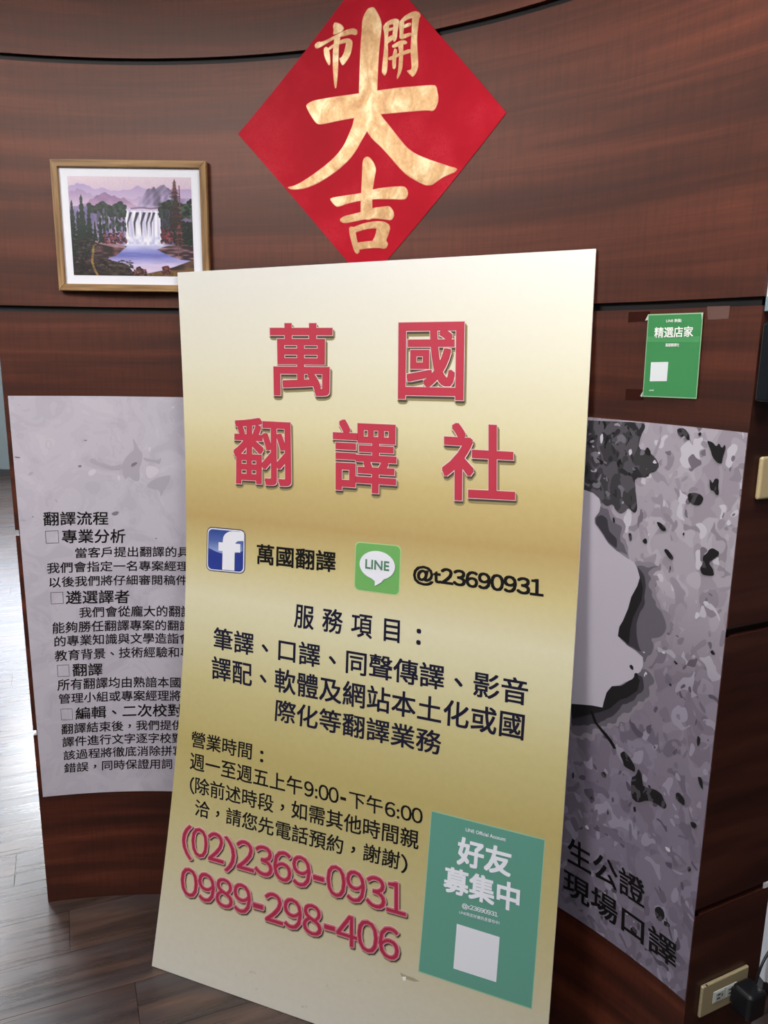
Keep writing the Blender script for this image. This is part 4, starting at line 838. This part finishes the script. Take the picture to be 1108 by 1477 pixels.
CM = {'pale': mat('pale_lavender_print', '#b4aebc', 0.5), 'd1': mat('near_black_print', '#141316', 0.5), 'd2': mat('charcoal_print', '#34313a', 0.5), 'd3': mat('slate_print', '#5f5a65', 0.5), 'd4': mat('mid_slate_print', '#827b87', 0.5), 'crack': M_INK, 'blot': None, 'dark': None}
M_DARKMOT = mat('dark_mottled_print', rough=0.5, spec=0.35); g = N(M_DARKMOT)
c = lay('#39383c', 34, 0.52, '#504d54', (0, 0, 0)); c = lay(c, 40, 0.60, '#26262a', (5, 2, 0)); c = lay(c, 44, 0.64, '#6d6a74', (9, 4, 0)); c = lay(c, 50, 0.68, '#121214', (3, 6, 0)); c = lay(c, 46, 0.72, '#9892a0', (7, 1, 0))
g.color(c)
M_BLOT = mat('blot_print', rough=0.5, spec=0.35); g = N(M_BLOT)
c = lay('#19181b', 60, 0.58, '#454249', (2, 0, 0)); g.color(c)
CM['dark'] = M_DARKMOT; CM['blot'] = M_BLOT
def ragged(pg, amp, seed):
    r = random.Random(seed); out = []
    for i in range(len(pg)):
        a, b = Vector(pg[i]), Vector(pg[(i+1) % len(pg)]); n = max(1, int((b-a).length/0.009)); d = (b-a).normalized()
        for k in range(n):
            q = a.lerp(b, k/n); t = r.uniform(-amp, amp); out.append((q.x-d.y*t, q.y+d.x*t))
    return out
CAMO += [('d4', inflate(pg, 0.010)) for cc, pg in CAMO if cc == 'd3']
order = [('d4', 0.0014), ('d3', 0.0015), ('d2', 0.0017), ('dark', 0.0018), ('d1', 0.0020), ('pale', 0.0022), ('blot', 0.0024), ('crack', 0.0025)]
names = {'d4': 'mid_slate_shape', 'd3': 'slate_shape', 'd2': 'charcoal_shape', 'dark': 'dark_field', 'd1': 'black_shape', 'pale': 'pale_outline_shape', 'blot': 'blots', 'crack': 'crack'}
for key, off in order:
    pl_ = [[p for p in pg] for cc, pg in CAMO if cc == key]
    clipd = []
    if key in ('d4', 'd3', 'd2'): pl_ = [ragged(pg, {'d4': .007, 'd3': .006, 'd2': .0025}[key], 3+i) for i, pg in enumerate(pl_)]
    for pg in pl_:
        clipd.append([(min(max(x, RP0+0.001), RP1-0.001), min(max(y, PZ0), PZ1-0.0005)) for x, y in pg])
    extra = []
    if key == 'd1': # the small black spot lies on the pale shape
        extra = [clipd.pop()]
    local(poly_cut(clipd, lambda s, z, o_=off: wp(s, z, o_), names[key], CM[key], rp, smooth=0 if key in ('crack', 'pale', 'd1') else 1), rp)
    if extra: local(poly_cut(extra, lambda s, z: wp(s, z, 0.0024), 'spot', CM['d1'], rp, smooth=1), rp)
# scattered small specks
random.seed(11)
sl, sd = [], []
for i in range(48):
    s = random.uniform(1.20, 1.505); z = random.uniform(0.36, 1.46); r = random.uniform(0.002, 0.0065)
    if s < 1.33 and 0.75 < z < 1.36: continue
    ax = random.uniform(0.5, 1.4); a0 = random.uniform(0, 6)
    pg = [(s+r*ax*math.cos(a0+k*0.9)*random.uniform(.6, 1.2), z+r/ax*math.sin(a0+k*0.9)*random.uniform(.6, 1.3)) for k in range(7)]
    (sl if i % 3 else sd).append(pg)
local(poly_cut(sl, lambda s, z: wp(s, z, 0.0023), 'pale_specks', mat('pale_speck', '#c3c0cc', 0.5), rp, smooth=1), rp)
local(poly_cut(sd, lambda s, z: wp(s, z, 0.0023), 'dark_specks', CM['d1'], rp, smooth=1), rp)
for o in rp.children:
    if o.name.split('.')[0] in ('blots', 'pale_specks', 'dark_specks'): o['kind'] = 'stuff'
local(lettering(RIGHT_TEXT, WST, [M_INK], wps, rp, base=0.0030, cut=(0, 0.02)), rp)
# ---------------------------------------------------------------- red diamond paper with gold calligraphy
M_DRED = mat('red_paper', '#c4122c', 0.55, spec=0.15); g = N(M_DRED)
vo = g.new('ShaderNodeTexVoronoi'); vo.inputs['Scale'].default_value = 1.0; g.link(g.coords('UV', (190, 190, 1)), vo.inputs['Vector'])
cl = g.noise(g.coords('UV', (7, 7, 1)), 1, 3, 0.6)
msk = g.new('ShaderNodeMath', operation='MULTIPLY'); g.link(g.ramp(vo.outputs['Distance'], [(0.30, 0.0), (0.42, 1.0)]), msk.inputs[0]); g.link(g.ramp(cl, [(0.5, 0.0), (0.68, 0.22)]), msk.inputs[1])
g.color(g.mix(msk.outputs[0], g.ramp(cl, [(0.3, '#b00820'), (0.7, '#c20c28')]), '#d8444f'))
g.bump(cl, 0.25, 0.004)
M_GOLD = mat('gold_foil_ink', '#c39a66', 0.42, metal=0.35, spec=0.6); g = N(M_GOLD)
n1 = g.noise(g.coords('UV', (22, 14, 1)), 1, 4, 0.6, 0.8); n2 = g.noise(g.coords('UV', (140, 140, 1)), 1, 2, 0.5)
g.color(g.mix(0.25, g.ramp(n1, [(0.32, '#b08452'), (0.5, '#c9a06e'), (0.66, '#e4cb9f')]), g.ramp(n2, [(0.3, 0.3), (0.7, 0.75)]), 'OVERLAY'))
g.bump(n1, 0.35, 0.004)
M_EMB = mat('pink_foil_edge', '#d9685e', 0.5)
# corners: left, top, right, bottom in wall coordinates (only the lower part shows in the photograph)
DL, DTOP, DR_, DB = (0.2759, 2.1223), (0.6180, 2.4560), (0.9482, 2.1036), (0.6065, 1.7700)
dia = thing('paper_diamond', 'red diamond paper with large gold brush characters, stuck on the curved wall', 'paper decoration', wp(0.61, 1.77, 0.001))
local(poly_cut([[DL, DB, DR_, DTOP]], lambda s, z: wp(s, z, 0.0014), 'paper', M_DRED, dia), dia)
GR = {'da': 'lettering', 'ji': 'lettering', 'shi': 'lettering', 'kai': 'lettering'}
for pre, lab in (('da', 'largest gold character in the middle'), ('ji', 'gold character below'), ('shi', 'small gold character at the upper left'), ('kai', 'small gold character at the upper right')):
    pgs = [pg for nm, pg in BRUSH if nm.startswith(pre)]
    o = poly_cut(pgs, lambda s, z: wp(s, z, 0.0022), 'lettering', M_GOLD, dia, smooth=1); local(o, dia); o['label'] = lab
    local(poly_cut([inflate(p, 0.0011) for p in pgs], lambda s, z: wp(s, z, 0.0018), 'lettering_edge', M_EMB, dia, smooth=1), dia)

# ---------------------------------------------------------------- small framed painting
FX0, FX1, FZ0, FZ1 = -0.8235, -0.4445, 1.7525, 2.0605
FY = 2.0385                       # back of the frame: a chord across the wall
def FP(x, z, d): return (x, FY-d, z)
pic = thing('picture_frame', 'small oak-framed landscape print of a waterfall, on the wall above the lavender poster', 'picture', ((FX0+FX1)/2, FY, FZ0))
def pl(o): o.location = -pic.location; return o
M_OAK = mat('oak_frame', rough=0.5, spec=0.35); g = N(M_OAK)
nn = g.noise(g.coords('UV', (6, 110, 1), rand=(3, 9, 1)), 1, 4, 0.6, 0.4)
g.color(g.ramp(nn, [(0.3, '#6f5233'), (0.5, '#97754b'), (0.7, '#b08e60')])); g.bump(nn, 0.1, 0.001)
M_MAT = mat('white_mat', '#e9ebf4', 0.6)
fw, fd = 0.0165, 0.018
corn = [(FX0, FZ0), (FX1, FZ0), (FX1, FZ1), (FX0, FZ1)]; inn = [(FX0+fw, FZ0+fw), (FX1-fw, FZ0+fw), (FX1-fw, FZ1-fw), (FX0+fw, FZ1-fw)]
for i in range(4):
    j = (i+1) % 4; a, b, c, d = corn[i], corn[j], inn[j], inn[i]
    V = [FP(*p, 0.0) for p in (a, b, c, d)]+[FP(*p, fd) for p in (a, b, c, d)]
    L = math.dist(a, b); UV = [(0, 0), (L, 0), (L-fw, fw), (fw, fw)]*2
    o = mesh('frame_rail', V, [(0, 1, 2, 3), (4, 7, 6, 5), (0, 4, 5, 1), (1, 5, 6, 2), (2, 6, 7, 3), (3, 7, 4, 0)], M_OAK, pic, uvs=UV); pl(o)
    bm = bmesh.new(); bm.from_mesh(o.data); bmesh.ops.recalc_face_normals(bm, faces=bm.faces); bmesh.ops.bevel(bm, geom=[e for e in bm.edges if all(abs(v.co.y-(FY-fd)) < 1e-5 for v in e.verts)], offset=0.0012, segments=2, affect='EDGES'); bm.to_mesh(o.data); bm.free()
pl(bm_obj('mat_board', box_bm(FX0+fw-0.001, FX1-fw+0.001, FY-0.010, FY-0.004, FZ0+fw-0.001, FZ1-fw+0.001), M_MAT, pic))
PX0, PX1, PZ0_, PZ1_ = -0.7860, -0.4835, 1.7905, 2.0235
# painting: brush strokes laid into a fine colour grid
W_, H_ = 300, 232
rng = np.random.default_rng(4)
img = np.zeros((H_, W_, 3)); yy, xx = np.mgrid[0:H_, 0:W_]; U_g = (xx+0.5)/W_; V_g = (yy+0.5)/H_
def C(h): h = h.lstrip('#'); return np.array([int(h[i:i+2], 16)/255 for i in (0, 2, 4)])
def smooth_noise(fx, fy, seed):
    r = np.random.default_rng(seed); gx = r.random((int(fy)+3, int(fx)+3))
    a, b = U_g*fx, V_g*fy; i, j = a.astype(int), b.astype(int); p, q = a-i, b-j; p = p*p*(3-2*p); q = q*q*(3-2*q)
    return (gx[j, i]*(1-p)+gx[j, i+1]*p)*(1-q)+(gx[j+1, i]*(1-p)+gx[j+1, i+1]*p)*q
def curve(pts, u): pts = sorted(pts); return np.interp(u, [p[0] for p in pts], [p[1] for p in pts])
def put(mask, col, a=1.0):
    global img
    m = np.clip(mask, 0, 1)[..., None]*a; img = img*(1-m)+(col if isinstance(col, np.ndarray) and col.ndim == 3 else np.broadcast_to(col, img.shape))*m
def lerp(a, b, t): return a[None, None]*(1-t[..., None])+b[None, None]*t[..., None]
def edge(d, s=0.006): return np.clip(d/s+0.5, 0, 1)
fine = smooth_noise(60, 60, 1)*0.6+smooth_noise(120, 110, 2)*0.4
mid = smooth_noise(18, 16, 3); jag = (smooth_noise(40, 1, 4)-0.5)*0.03
img = lerp(C('#d6c4d0'), C('#c6acc9'), np.clip(V_g/0.25, 0, 1))+(fine[..., None]-0.5)*0.04
put(edge(V_g-curve([(0, .10), (.08, .075), (.14, .08), (.22, .13), (.27, .11), (.36, .14), (.5, .13), (.56, .09), (.62, .12), (1, .12)], U_g)-jag*.5), lerp(C('#a794c0'), C('#d2bdd6'), np.clip((V_g-.08)/.22, 0, 1)))
put(edge(V_g-curve([(0, .15), (.1, .13), (.2, .19), (.3, .17), (.4, .20), (.5, .22), (.6, .20), (.7, .22), (1, .22)], U_g)-jag), lerp(C('#9d84ae'), C('#d7bfd9'), np.clip((V_g-.13)/.2, 0, 1)))
put(edge(V_g-curve([(0, .34), (.14, .27), (.24, .18), (.3, .16), (.37, .19), (.46, .22), (.56, .29), (.62, .33), (1, .35)], U_g)-jag), lerp(C('#7f5f88'), C('#caa9cb'), np.clip((V_g-.16)/.2+0.4*(mid-.5), 0, 1)))
pk = curve([(.50, .34), (.56, .28), (.61, .19), (.64, .13), (.66, .11), (.70, .10), (.715, .13), (.75, .085), (.785, .07), (.82, .11), (.88, .2), (1, .22)], U_g)
put(edge(V_g-pk-jag)*(U_g > .5), lerp(C('#5f5370'), C('#ab9bc2'), np.clip(smooth_noise(34, 9, 8)*1.3-.1+0.12*np.sin((U_g*1.3+V_g)*90), 0, 1)))
put(edge(V_g-.285-.02*np.sin(U_g*9))*(V_g < .36)*np.clip((V_g-.24)/.12, 0, 1), C('#d5c4de'), 0.75)
# distant water edge and plain behind the fall
put(edge(V_g-.315)*(U_g > .42)*(U_g < .78), lerp(C('#c3b3d4'), C('#ded8ec'), np.clip((V_g-.31)/.05, 0, 1)))
put(edge(.008-np.abs(V_g-.312-.004*np.sin(U_g*40)))*(U_g > .5)*(U_g < .76), C('#6d5472'), .8)
# cliffs
put(edge(V_g-.30)*edge(.455-U_g)*(V_g < .7), lerp(C('#6d6290'), C('#b3a3c6'), np.clip(smooth_noise(24, 5, 9)*1.1-0.1, 0, 1)))
put(edge(V_g-.30)*edge(U_g-.74)*(V_g < .75), lerp(C('#4d4360'), C('#93829f'), np.clip(smooth_noise(22, 6, 10), 0, 1)))
# waterfall
fall = edge(V_g-.34)*edge(U_g-.455)*edge(.745-U_g)*(V_g < .70)
st = smooth_noise(85, 3, 12)*.6+smooth_noise(40, 2, 13)*.4
put(fall, lerp(C('#9d9acb'), C('#f2f1fa'), np.clip(st*1.35+.05, 0, 1)))
for uu, ww in ((.50, .010), (.555, .013), (.61, .012), (.655, .010), (.69, .010)):
    c = uu-np.clip(V_g-.36, 0, .1)*0.28
    put(edge(ww-np.abs(U_g-c)-np.clip(V_g-.37, 0, 1)*.05, .008)*edge(V_g-.355)*(V_g < .6), C('#2b2136'), .95)
put(edge(V_g-.60, .06)*edge(U_g-.44, .03)*edge(.76-U_g, .03)*(V_g < .75), lerp(C('#b6b7e0'), C('#f4f3fb'), np.clip(smooth_noise(46, 36, 14)*1.4-.1, 0, 1)), .85)
# lake
lk = np.clip((V_g-.68)/.3, 0, 1)
lakec = np.where((lk < .42)[..., None], lerp(C('#d3d2ee'), C('#7478c2'), np.clip(lk/.3, 0, 1)), lerp(C('#7478c2'), C('#d2c4e2'), np.clip((lk-.38)/.35, 0, 1)))+((smooth_noise(10, 70, 15)-.5)*.08)[..., None]
put(edge(V_g-.685, .02)*(U_g > .2), lakec)
# banks
def blobs(n, ub, vb, cols, size, seed, lim=None, el=1.0):
    r = np.random.default_rng(seed)
    for _ in range(n):
        u, v = r.uniform(*ub), r.uniform(*vb)
        if lim is not None and not lim(u, v): continue
        s = size*r.uniform(.5, 1.3); c = C(cols[r.integers(len(cols))])*r.uniform(.75, 1.2)
        x0, x1 = int(max(0, (u-s)*W_)), int(min(W_, (u+s)*W_+2)); y0, y1 = int(max(0, (v-s*el)*H_)), int(min(H_, (v+s*el)*H_+2))
        if x1 <= x0 or y1 <= y0: continue
        d = ((U_g[y0:y1, x0:x1]-u)/s)**2+((V_g[y0:y1, x0:x1]-v)/(s*el))**2
        m = np.clip((1-d)*2.5, 0, 1)[..., None]; img[y0:y1, x0:x1] = img[y0:y1, x0:x1]*(1-m)+c*m
bankL = curve([(0, .60), (.15, .66), (.3, .66), (.42, .69), (.455, .70)], U_g)
put(edge(V_g-bankL)*edge(curve([(.0, 1.4), (.30, .82), (.36, .80), (.45, .705), (.46, .70), (.47, .68), (1, .6)], U_g)-V_g)*(U_g < .46), lerp(C('#2c1c20'), C('#8a5f63'), np.clip(smooth_noise(22, 48, 16)*1.4-.3, 0, 1)))
put(edge(V_g-curve([(0, .78), (.3, .84), (.42, .875), (.46, .89), (.475, .93), (.5, .97), (1, 1.0)], U_g))*(U_g < .55), lerp(C('#15100f'), C('#4e3f38'), np.clip(smooth_noise(20, 50, 17)*1.4-.3, 0, 1)))
put(edge(V_g-.62-.1*(U_g))*edge(.3-U_g)*(V_g > .6), C('#1d1719'), .3)
put(edge(V_g-curve([(.70, .73), (.76, .70), (.85, .675), (1, .64)], U_g))*edge(curve([(.70, .73), (.8, .79), (.9, .83), (1, .84)], U_g)-V_g)*(U_g > .70), lerp(C('#33222a'), C('#a07c80'), np.clip(smooth_noise(16, 60, 18)*1.5-.4, 0, 1)))
put(edge(V_g-curve([(.5, 1.0), (.62, .975), (.75, .94), (.85, .90), (1, .83)], U_g))*(U_g > .5), lerp(C('#24181c'), C('#6f5138'), np.clip(smooth_noise(20, 40, 19)*1.4-.3, 0, 1)))
put(edge(V_g-.955-.02*np.sin(U_g*22))*(U_g > .5)*(U_g < .95), lerp(C('#5b3d20'), C('#a2803e'), smooth_noise(50, 30, 20)), .7)
# pink light on the left bank and path
put(edge(.016-np.abs(V_g-curve([(.2, .655), (.33, .69), (.44, .705)], U_g)))*(U_g > .2)*(U_g < .44), C('#b38a93'), .8)
pth = curve([(.60, .30), (.7, .18), (.78, .17), (.86, .16), (.95, .18), (1, .2)], V_g)
put(edge(.010-np.abs(U_g-pth), .006)*(V_g > .68), C('#a3813f'), .8)
# foliage on the cliffs
topL = lambda u, v: v > .27+.09*math.sin(max(0, (.46-u))*8)*0-0.0+(0.04 if u < .2 else 0)
blobs(420, (.16, .455), (.255, .40), ['#1c2a22', '#27382c', '#15201b', '#33463a'], .017, 21, lim=lambda u, v: v > .25+.05*abs(math.sin(u*23)) and (v < .36+.25*max(0, u-.2)))
blobs(230, (.22, .455), (.34, .56), ['#26332b', '#1a231f', '#3b4a42', '#4d4a62'], .008, 22, lim=lambda u, v: abs(math.sin(u*60)) > .3, el=3.2)
blobs(330, (.735, 1.0), (.20, .40), ['#1a281f', '#26382b', '#131c18', '#3a4c3b'], .018, 23, lim=lambda u, v: v > .22+.05*abs(math.sin(u*19)))
blobs(220, (.745, .84), (.34, .56), ['#1f2b24', '#2c3530', '#3a3550'], .009, 24, el=3.0, lim=lambda u, v: abs(math.sin(u*70)) > .2)
blobs(230, (.84, 1.0), (.46, .66), ['#17201a', '#20261f', '#101513', '#2b2a2a'], .016, 25, el=1.6)
def fir(u, v0, v1, w, cols, seed, dens=1.0):
    r = np.random.default_rng(seed); n = int((v1-v0)*420*dens)
    for i in range(n):
        t = (i+.5)/n; v = v0+(v1-v0)*t; ww = w*(.12+.88*t)*r.uniform(.5, 1)*(.7+.5*abs(math.sin(t*26)))
        x0, x1 = int(max(0, (u-ww)*W_)), int(min(W_, (u+ww)*W_+1)); y0 = int(v*H_); c = C(cols[r.integers(len(cols))])*r.uniform(.7, 1.2)
        for x in range(x0, x1):
            dy = int(abs(x/W_-u)/max(ww, 1e-4)*3.0)
            if y0+dy < H_-1: img[y0+dy:y0+dy+2, x] = img[y0+dy:y0+dy+2, x]*.2+c*.8
G = ['#12201a', '#1b2c22', '#0d1613', '#223528']
for a in ((.02, .24, .80, .05, 31), (.065, .34, .85, .05, 32), (.10, .18, .78, .060, 33), (.155, .30, .72, .045, 34), (.20, .44, .64, .022, 35), (.245, .40, .66, .026, 36), (.275, .47, .66, .022, 37), (.0, .4, .9, .05, 38), (.94, .46, .66, .03, 39), (.985, .45, .68, .03, 40)): fir(a[0], a[1], a[2], a[3], G, a[4])
blobs(170, (.0, .20), (.62, .97), ['#14140f', '#221b17', '#34262a', '#101612', '#4b363a'], .018, 41, el=.6)
blobs(170, (.27, .455), (.56, .67), ['#5a2530', '#3a1c22', '#74303a', '#22181a', '#8a4a4e'], .010, 42, lim=lambda u, v: v > .60-.1*abs(math.sin(u*21)))
blobs(130, (.74, .83), (.52, .665), ['#6b2630', '#47202a', '#8a3c40', '#2b1a1e'], .010, 43)
blobs(70, (.74, .80), (.90, .98), ['#5e2a33', '#35191e', '#7c4a44'], .010, 44)
blobs(90, (.48, .60), (.89, 1.0), ['#4a2730', '#2d191d', '#6e3b40', '#20181a'], .011, 45, lim=lambda u, v: v > .90+.9*abs(u-.555))
blobs(90, (.22, .50), (.84, .96), ['#100d0d', '#2a2220', '#57473f'], .018, 46, lim=lambda u, v: v > .84+.1*max(0, u-.4), el=.35)
put(edge(.009-np.abs(U_g-pth), .006)*(V_g > .68), C('#9a7a42'), .7)
# the tall thin tree on the right with reddish tufts
for u0 in (.872, .905):
    put(edge(.0045-np.abs(U_g-u0-.01*(V_g-.3)), .004)*(V_g > .08)*(V_g < (.80 if u0 < .9 else .66)), C('#74424a'), .95)
R2 = ['#4a2226', '#6a3238', '#2c1c1c', '#3a2a24', '#80484a']
fir(.865, .015, .20, .040, R2, 51, .5); fir(.868, .17, .52, .075, ['#35201f', '#231a19', '#4f2a2c', '#1d211b'], 52, .55); fir(.89, .45, .66, .05, R2, 53, .35)
img = np.clip(img+(rng.random(img.shape[:2])-.5)[..., None]*.05, 0, 1)
linimg = np.where(img <= .04045, img/12.92, ((img+.055)/1.055)**2.4)
V = [(PX0+(PX1-PX0)*i/W_, FY-0.0106, PZ1_-(PZ1_-PZ0_)*j/H_) for j in range(H_+1) for i in range(W_+1)]
Fc = [(j*(W_+1)+i, (j+1)*(W_+1)+i, (j+1)*(W_+1)+i+1, j*(W_+1)+i+1) for j in range(H_) for i in range(W_)]
M_PAINT = mat('landscape_print', rough=0.35, spec=0.45); g = N(M_PAINT); at = g.new('ShaderNodeAttribute'); at.attribute_name = 'paint'; g.color(at.outputs['Color'])
o = mesh('landscape_print', V, Fc, M_PAINT, pic); pl(o)
ca = o.data.color_attributes.new('paint', 'FLOAT_COLOR', 'POINT')
pad = np.pad(linimg, ((0, 1), (0, 1), (0, 0)), mode='edge'); ca.data.foreach_set('color', np.dstack([pad, np.ones(pad.shape[:2])]).astype(np.float32).ravel())

# ---------------------------------------------------------------- small green poster with tape
M_GREEN = mat('leaf_green_print', '#458f58', 0.25, spec=0.5, coat=0.3); M_GREEN2 = mat('leaf_green_lighter', '#509b62', 0.3)
gp = thing('poster', 'small green poster in a clear sleeve taped near the right edge of the wall', 'poster', wp(1.356, 1.539, 0.002))
GQ = [GREEN_POSTER[0], GREEN_POSTER[1], GREEN_POSTER[2], GREEN_POSTER[3]]
def flat3(s, z, off): return wp(s, z, off)
def wslab(q, o0, o1, name, m, parent, t, label=None):
    o = poly_cut([[tuple(q[0]), tuple(q[3]), tuple(q[2]), tuple(q[1])]], lambda s, z: wp(s, z, o1), name, m, parent); local(o, t)
    if label: o['label'] = label
    return o
cq = sum(np.array(p) for p in GQ)/4
def grow(q, k): return [tuple(cq+(np.array(p)-cq)*k) for p in q]
wslab(grow(GQ, 1.0), 0.0012, 0.0034, 'sleeve_edge', mat('pale_sleeve_edge', '#9cc09a', 0.3), gp, gp)
wslab(grow(GQ, 0.972), 0.0020, 0.0037, 'sheet', M_GREEN, gp, gp)
q1 = [(GQ[0][0]+0.002, 1.650), (GQ[1][0]-0.002, 1.650), (GQ[1][0]-0.002, 1.6395), (GQ[0][0]+0.002, 1.6395)]
wslab(q1, 0.0025, 0.0039, 'pale_band', M_GREEN2, gp, gp)
wslab(GREEN_QR, 0.0025, 0.0041, 'blank_square', mat('sheet_white2', '#dfe6ea', 0.35), gp, gp, 'plain white square')
local(lettering(GREEN_TEXT, {'s': [(0, 0.015, 8, (0, 0), 0)], 'h': [(0, 0.018, 8, (0, 0), 0)]}, [mat('white_ink2', '#eef4ee', 0.4)], wps, gp, base=0.0046), gp)
M_TAPE = mat('brown_tape', '#351711', 0.2, spec=0.5); M_TAPE2 = mat('greyish_tape', '#6b514b', 0.15, spec=0.7)
for i, tq in enumerate(TAPES):
    V, Fc = [], []
    local(poly_cut([[tq[0], tq[3], tq[2], tq[1]]], lambda s, z: wp(s, z, 0.0007), 'tape', M_TAPE2 if i == 1 else M_TAPE, gp), gp)
M_SLV = mat('clear_corner', '#cdd6cc', 0.15, spec=0.7)
for q in ([(1.2935, 1.6790), (1.2992, 1.6905), (1.2995, 1.6800)], [(1.4120, 1.6905), (1.4085, 1.6900), (1.4108, 1.6780)], [(1.2962, 1.5385), (1.3006, 1.5470), (1.3002, 1.5365)]):
    local(mesh('sleeve_corner', [wp(*p, 0.0048) for p in q], [(0, 1, 2)], M_SLV, gp), gp)

# ---------------------------------------------------------------- things on the wall's end face (local frame: d along the face, out from it, z)
ERX = math.atan2(DR.y, DR.x)
def on_end(name, label, cat, d, z):
    return thing(name, label, cat, tuple(ep(d, z, 0.0)), (0, 0, ERX))
# in such a thing x runs along the face, -y comes out of it, z is up
M_PLATE = mat('champagne_plate', '#a59878', 0.35, spec=0.5); M_SOCK = mat('ivory_insert', '#c9cfcc', 0.35); M_SLOT = mat('slot_black', '#0c0c0d', 0.5)
M_TRIM = mat('insert_groove', '#6f6a58', 0.5)
E_OUT_D, E_OUT_Z = OUTLET
ou = on_end('wall_outlet', 'champagne double wall outlet low on the end of the curved wall', 'outlet', E_OUT_D, E_OUT_Z)
PWI, PHI = 0.134, 0.0745
bm_obj('plate', box_bm(0, PWI, -0.0075, 0, 0, PHI, 0.003, 3), M_PLATE, ou)
bm_obj('socket_insert', box_bm(0.033, 0.100, -0.0088, -0.006, 0.0225, 0.0505, 0.0008), M_SOCK, ou)
for x0 in (0.037, 0.070):
    sk = bm_obj('socket', box_bm(x0, x0+0.026, -0.0096, -0.008, 0.025, 0.048, 0.0012), M_SOCK, ou)
    for zz in (0.0305, 0.0395): bm_obj('slot', box_bm(x0+0.006, x0+0.0145, -0.0099, -0.0085, zz, zz+0.0028), M_SLOT, sk)
    bm_obj('slot', box_bm(x0+0.0185, x0+0.0215, -0.0099, -0.0085, 0.034, 0.040), M_SLOT, sk)
bm_obj('notch', box_bm(0.010, 0.0135, -0.0078, -0.004, PHI-0.0012, PHI+0.0002), M_SLOT, ou)
M_ADP = mat('black_plastic', '#0f1015', 0.4, spec=0.5)
ad = on_end('power_adapter', 'black block power adapter plugged into the wall outlet', 'adapter', E_OUT_D, E_OUT_Z)
b = box_bm(0.080, 0.130, -0.060, -0.0102, -0.004, 0.058, 0.010, 4)
bm_obj('body', b, M_ADP, ad, smooth=False)
bm_obj('plug_neck', box_bm(0.082, 0.104, -0.014, -0.0100, 0.012, 0.046, 0.001), M_ADP, ad)
def tube(pts, r, name, m, parent):
    cu = bpy.data.curves.new(name, 'CURVE'); cu.dimensions = '3D'; cu.bevel_depth = r; cu.bevel_resolution = 3; cu.resolution_u = 8
    s = cu.splines.new('NURBS'); s.points.add(len(pts)-1)
    for p, c in zip(s.points, pts): p.co = (*c, 1)
    s.use_endpoint_u = True; s.order_u = 4
    o = bpy.data.objects.new(name, cu); COL.objects.link(o); dg = bpy.context.evaluated_depsgraph_get(); dg.update()
    me = bpy.data.meshes.new_from_object(o.evaluated_get(dg)); bpy.data.objects.remove(o); bpy.data.curves.remove(cu)
    me.materials.clear(); me.materials.append(m); o = bpy.data.objects.new(name, me); COL.objects.link(o); o.parent = parent
    me.polygons.foreach_set('use_smooth', [True]*len(me.polygons)); return o
tube([(0.122, -0.032, 0.048), (0.128, -0.032, 0.068), (0.134, -0.031, 0.090), (0.155, -0.028, 0.112), (0.19, -0.02, 0.125), (0.26, -0.01, 0.12), (0.33, 0.0, 0.02), (0.36, 0.02, -0.20), (0.40, 0.05, -0.289)], 0.0027, 'cable', M_ADP, ad)
M_SWP = mat('ivory_plate', '#c9b68c', 0.35, spec=0.5)
sw = on_end('light_switch', 'cream rounded light switch plate on the end of the curved wall', 'light switch', *SWITCH)
bm_obj('plate', box_bm(0, 0.120, -0.009, 0, 0, 0.076, 0.005, 4), M_SWP, sw)
for x0 in (0.030, 0.062): bm_obj('rocker', box_bm(x0, x0+0.028, -0.012, -0.008, 0.015, 0.061, 0.0015), M_SOCK, sw)
# dark wall phone above the switch and the pale card holder over it
M_DEV = mat('device_dark', '#10151a', 0.25, spec=0.5); M_DEVG = mat('device_grey', '#4a555c', 0.3)
dv = on_end('intercom', 'dark wall intercom with rounded corners by the right edge, above the switch', 'intercom', 0.001, 1.541)
bm_obj('housing', box_bm(0, 0.085, -0.030, -0.0002, 0, 0.133, 0.006, 4), M_DEV, dv)
bm_obj('handset', box_bm(0.026, 0.054, -0.048, -0.0295, 0.012, 0.125, 0.008, 3), M_DEV, dv)
bm_obj('grey_strip', box_bm(0.0165, 0.0195, -0.0315, -0.0295, 0.012, 0.122), M_DEVG, dv)
ch = on_end('card_holder', 'white and blue-grey card holder above the intercom at the right edge', 'card holder', 0.005, 1.690)
bm_obj('card', box_bm(0, 0.09, -0.008, -0.0002, 0.022, 0.062, 0.001), mat('card_white', '#dfe5e8', 0.4), ch)
bm_obj('pocket', box_bm(-0.001, 0.092, -0.011, -0.0002, 0, 0.024, 0.001), mat('pocket_blue_grey', '#7f98a0', 0.3), ch)

# ---------------------------------------------------------------- white cabinet behind the end of the wall
M_CAB = mat('white_laminate', '#dcdde2', 0.45)
cb = thing('storage_cabinet', 'white cabinet standing behind the end of the curved wall', 'cabinet', (1.24, 1.72, 0.0), (0, 0, math.radians(8)))
bm_obj('body', box_bm(-0.26, 0.30, 0.0, 0.45, 0.055, 0.66, 0.003), M_CAB, cb)
bm_obj('plinth', box_bm(-0.24, 0.28, 0.03, 0.43, 0.0005, 0.055), mat('plinth_grey', '#4a4648', 0.5), cb)
for i in range(2):
    dr = bm_obj('door', box_bm(-0.256+i*0.279, 0.017+i*0.279, -0.018, -0.0005, 0.06, 0.655, 0.002), M_CAB, cb)
    bm_obj('handle', box_bm(-0.02+i*0.05, -0.01+i*0.05, -0.036, -0.018, 0.42, 0.54, 0.002), mat('handle_steel', '#9a9c9e', 0.3, metal=0.8), dr)
# dark object hanging beside the cabinet door is the cable of the adapter, modelled above
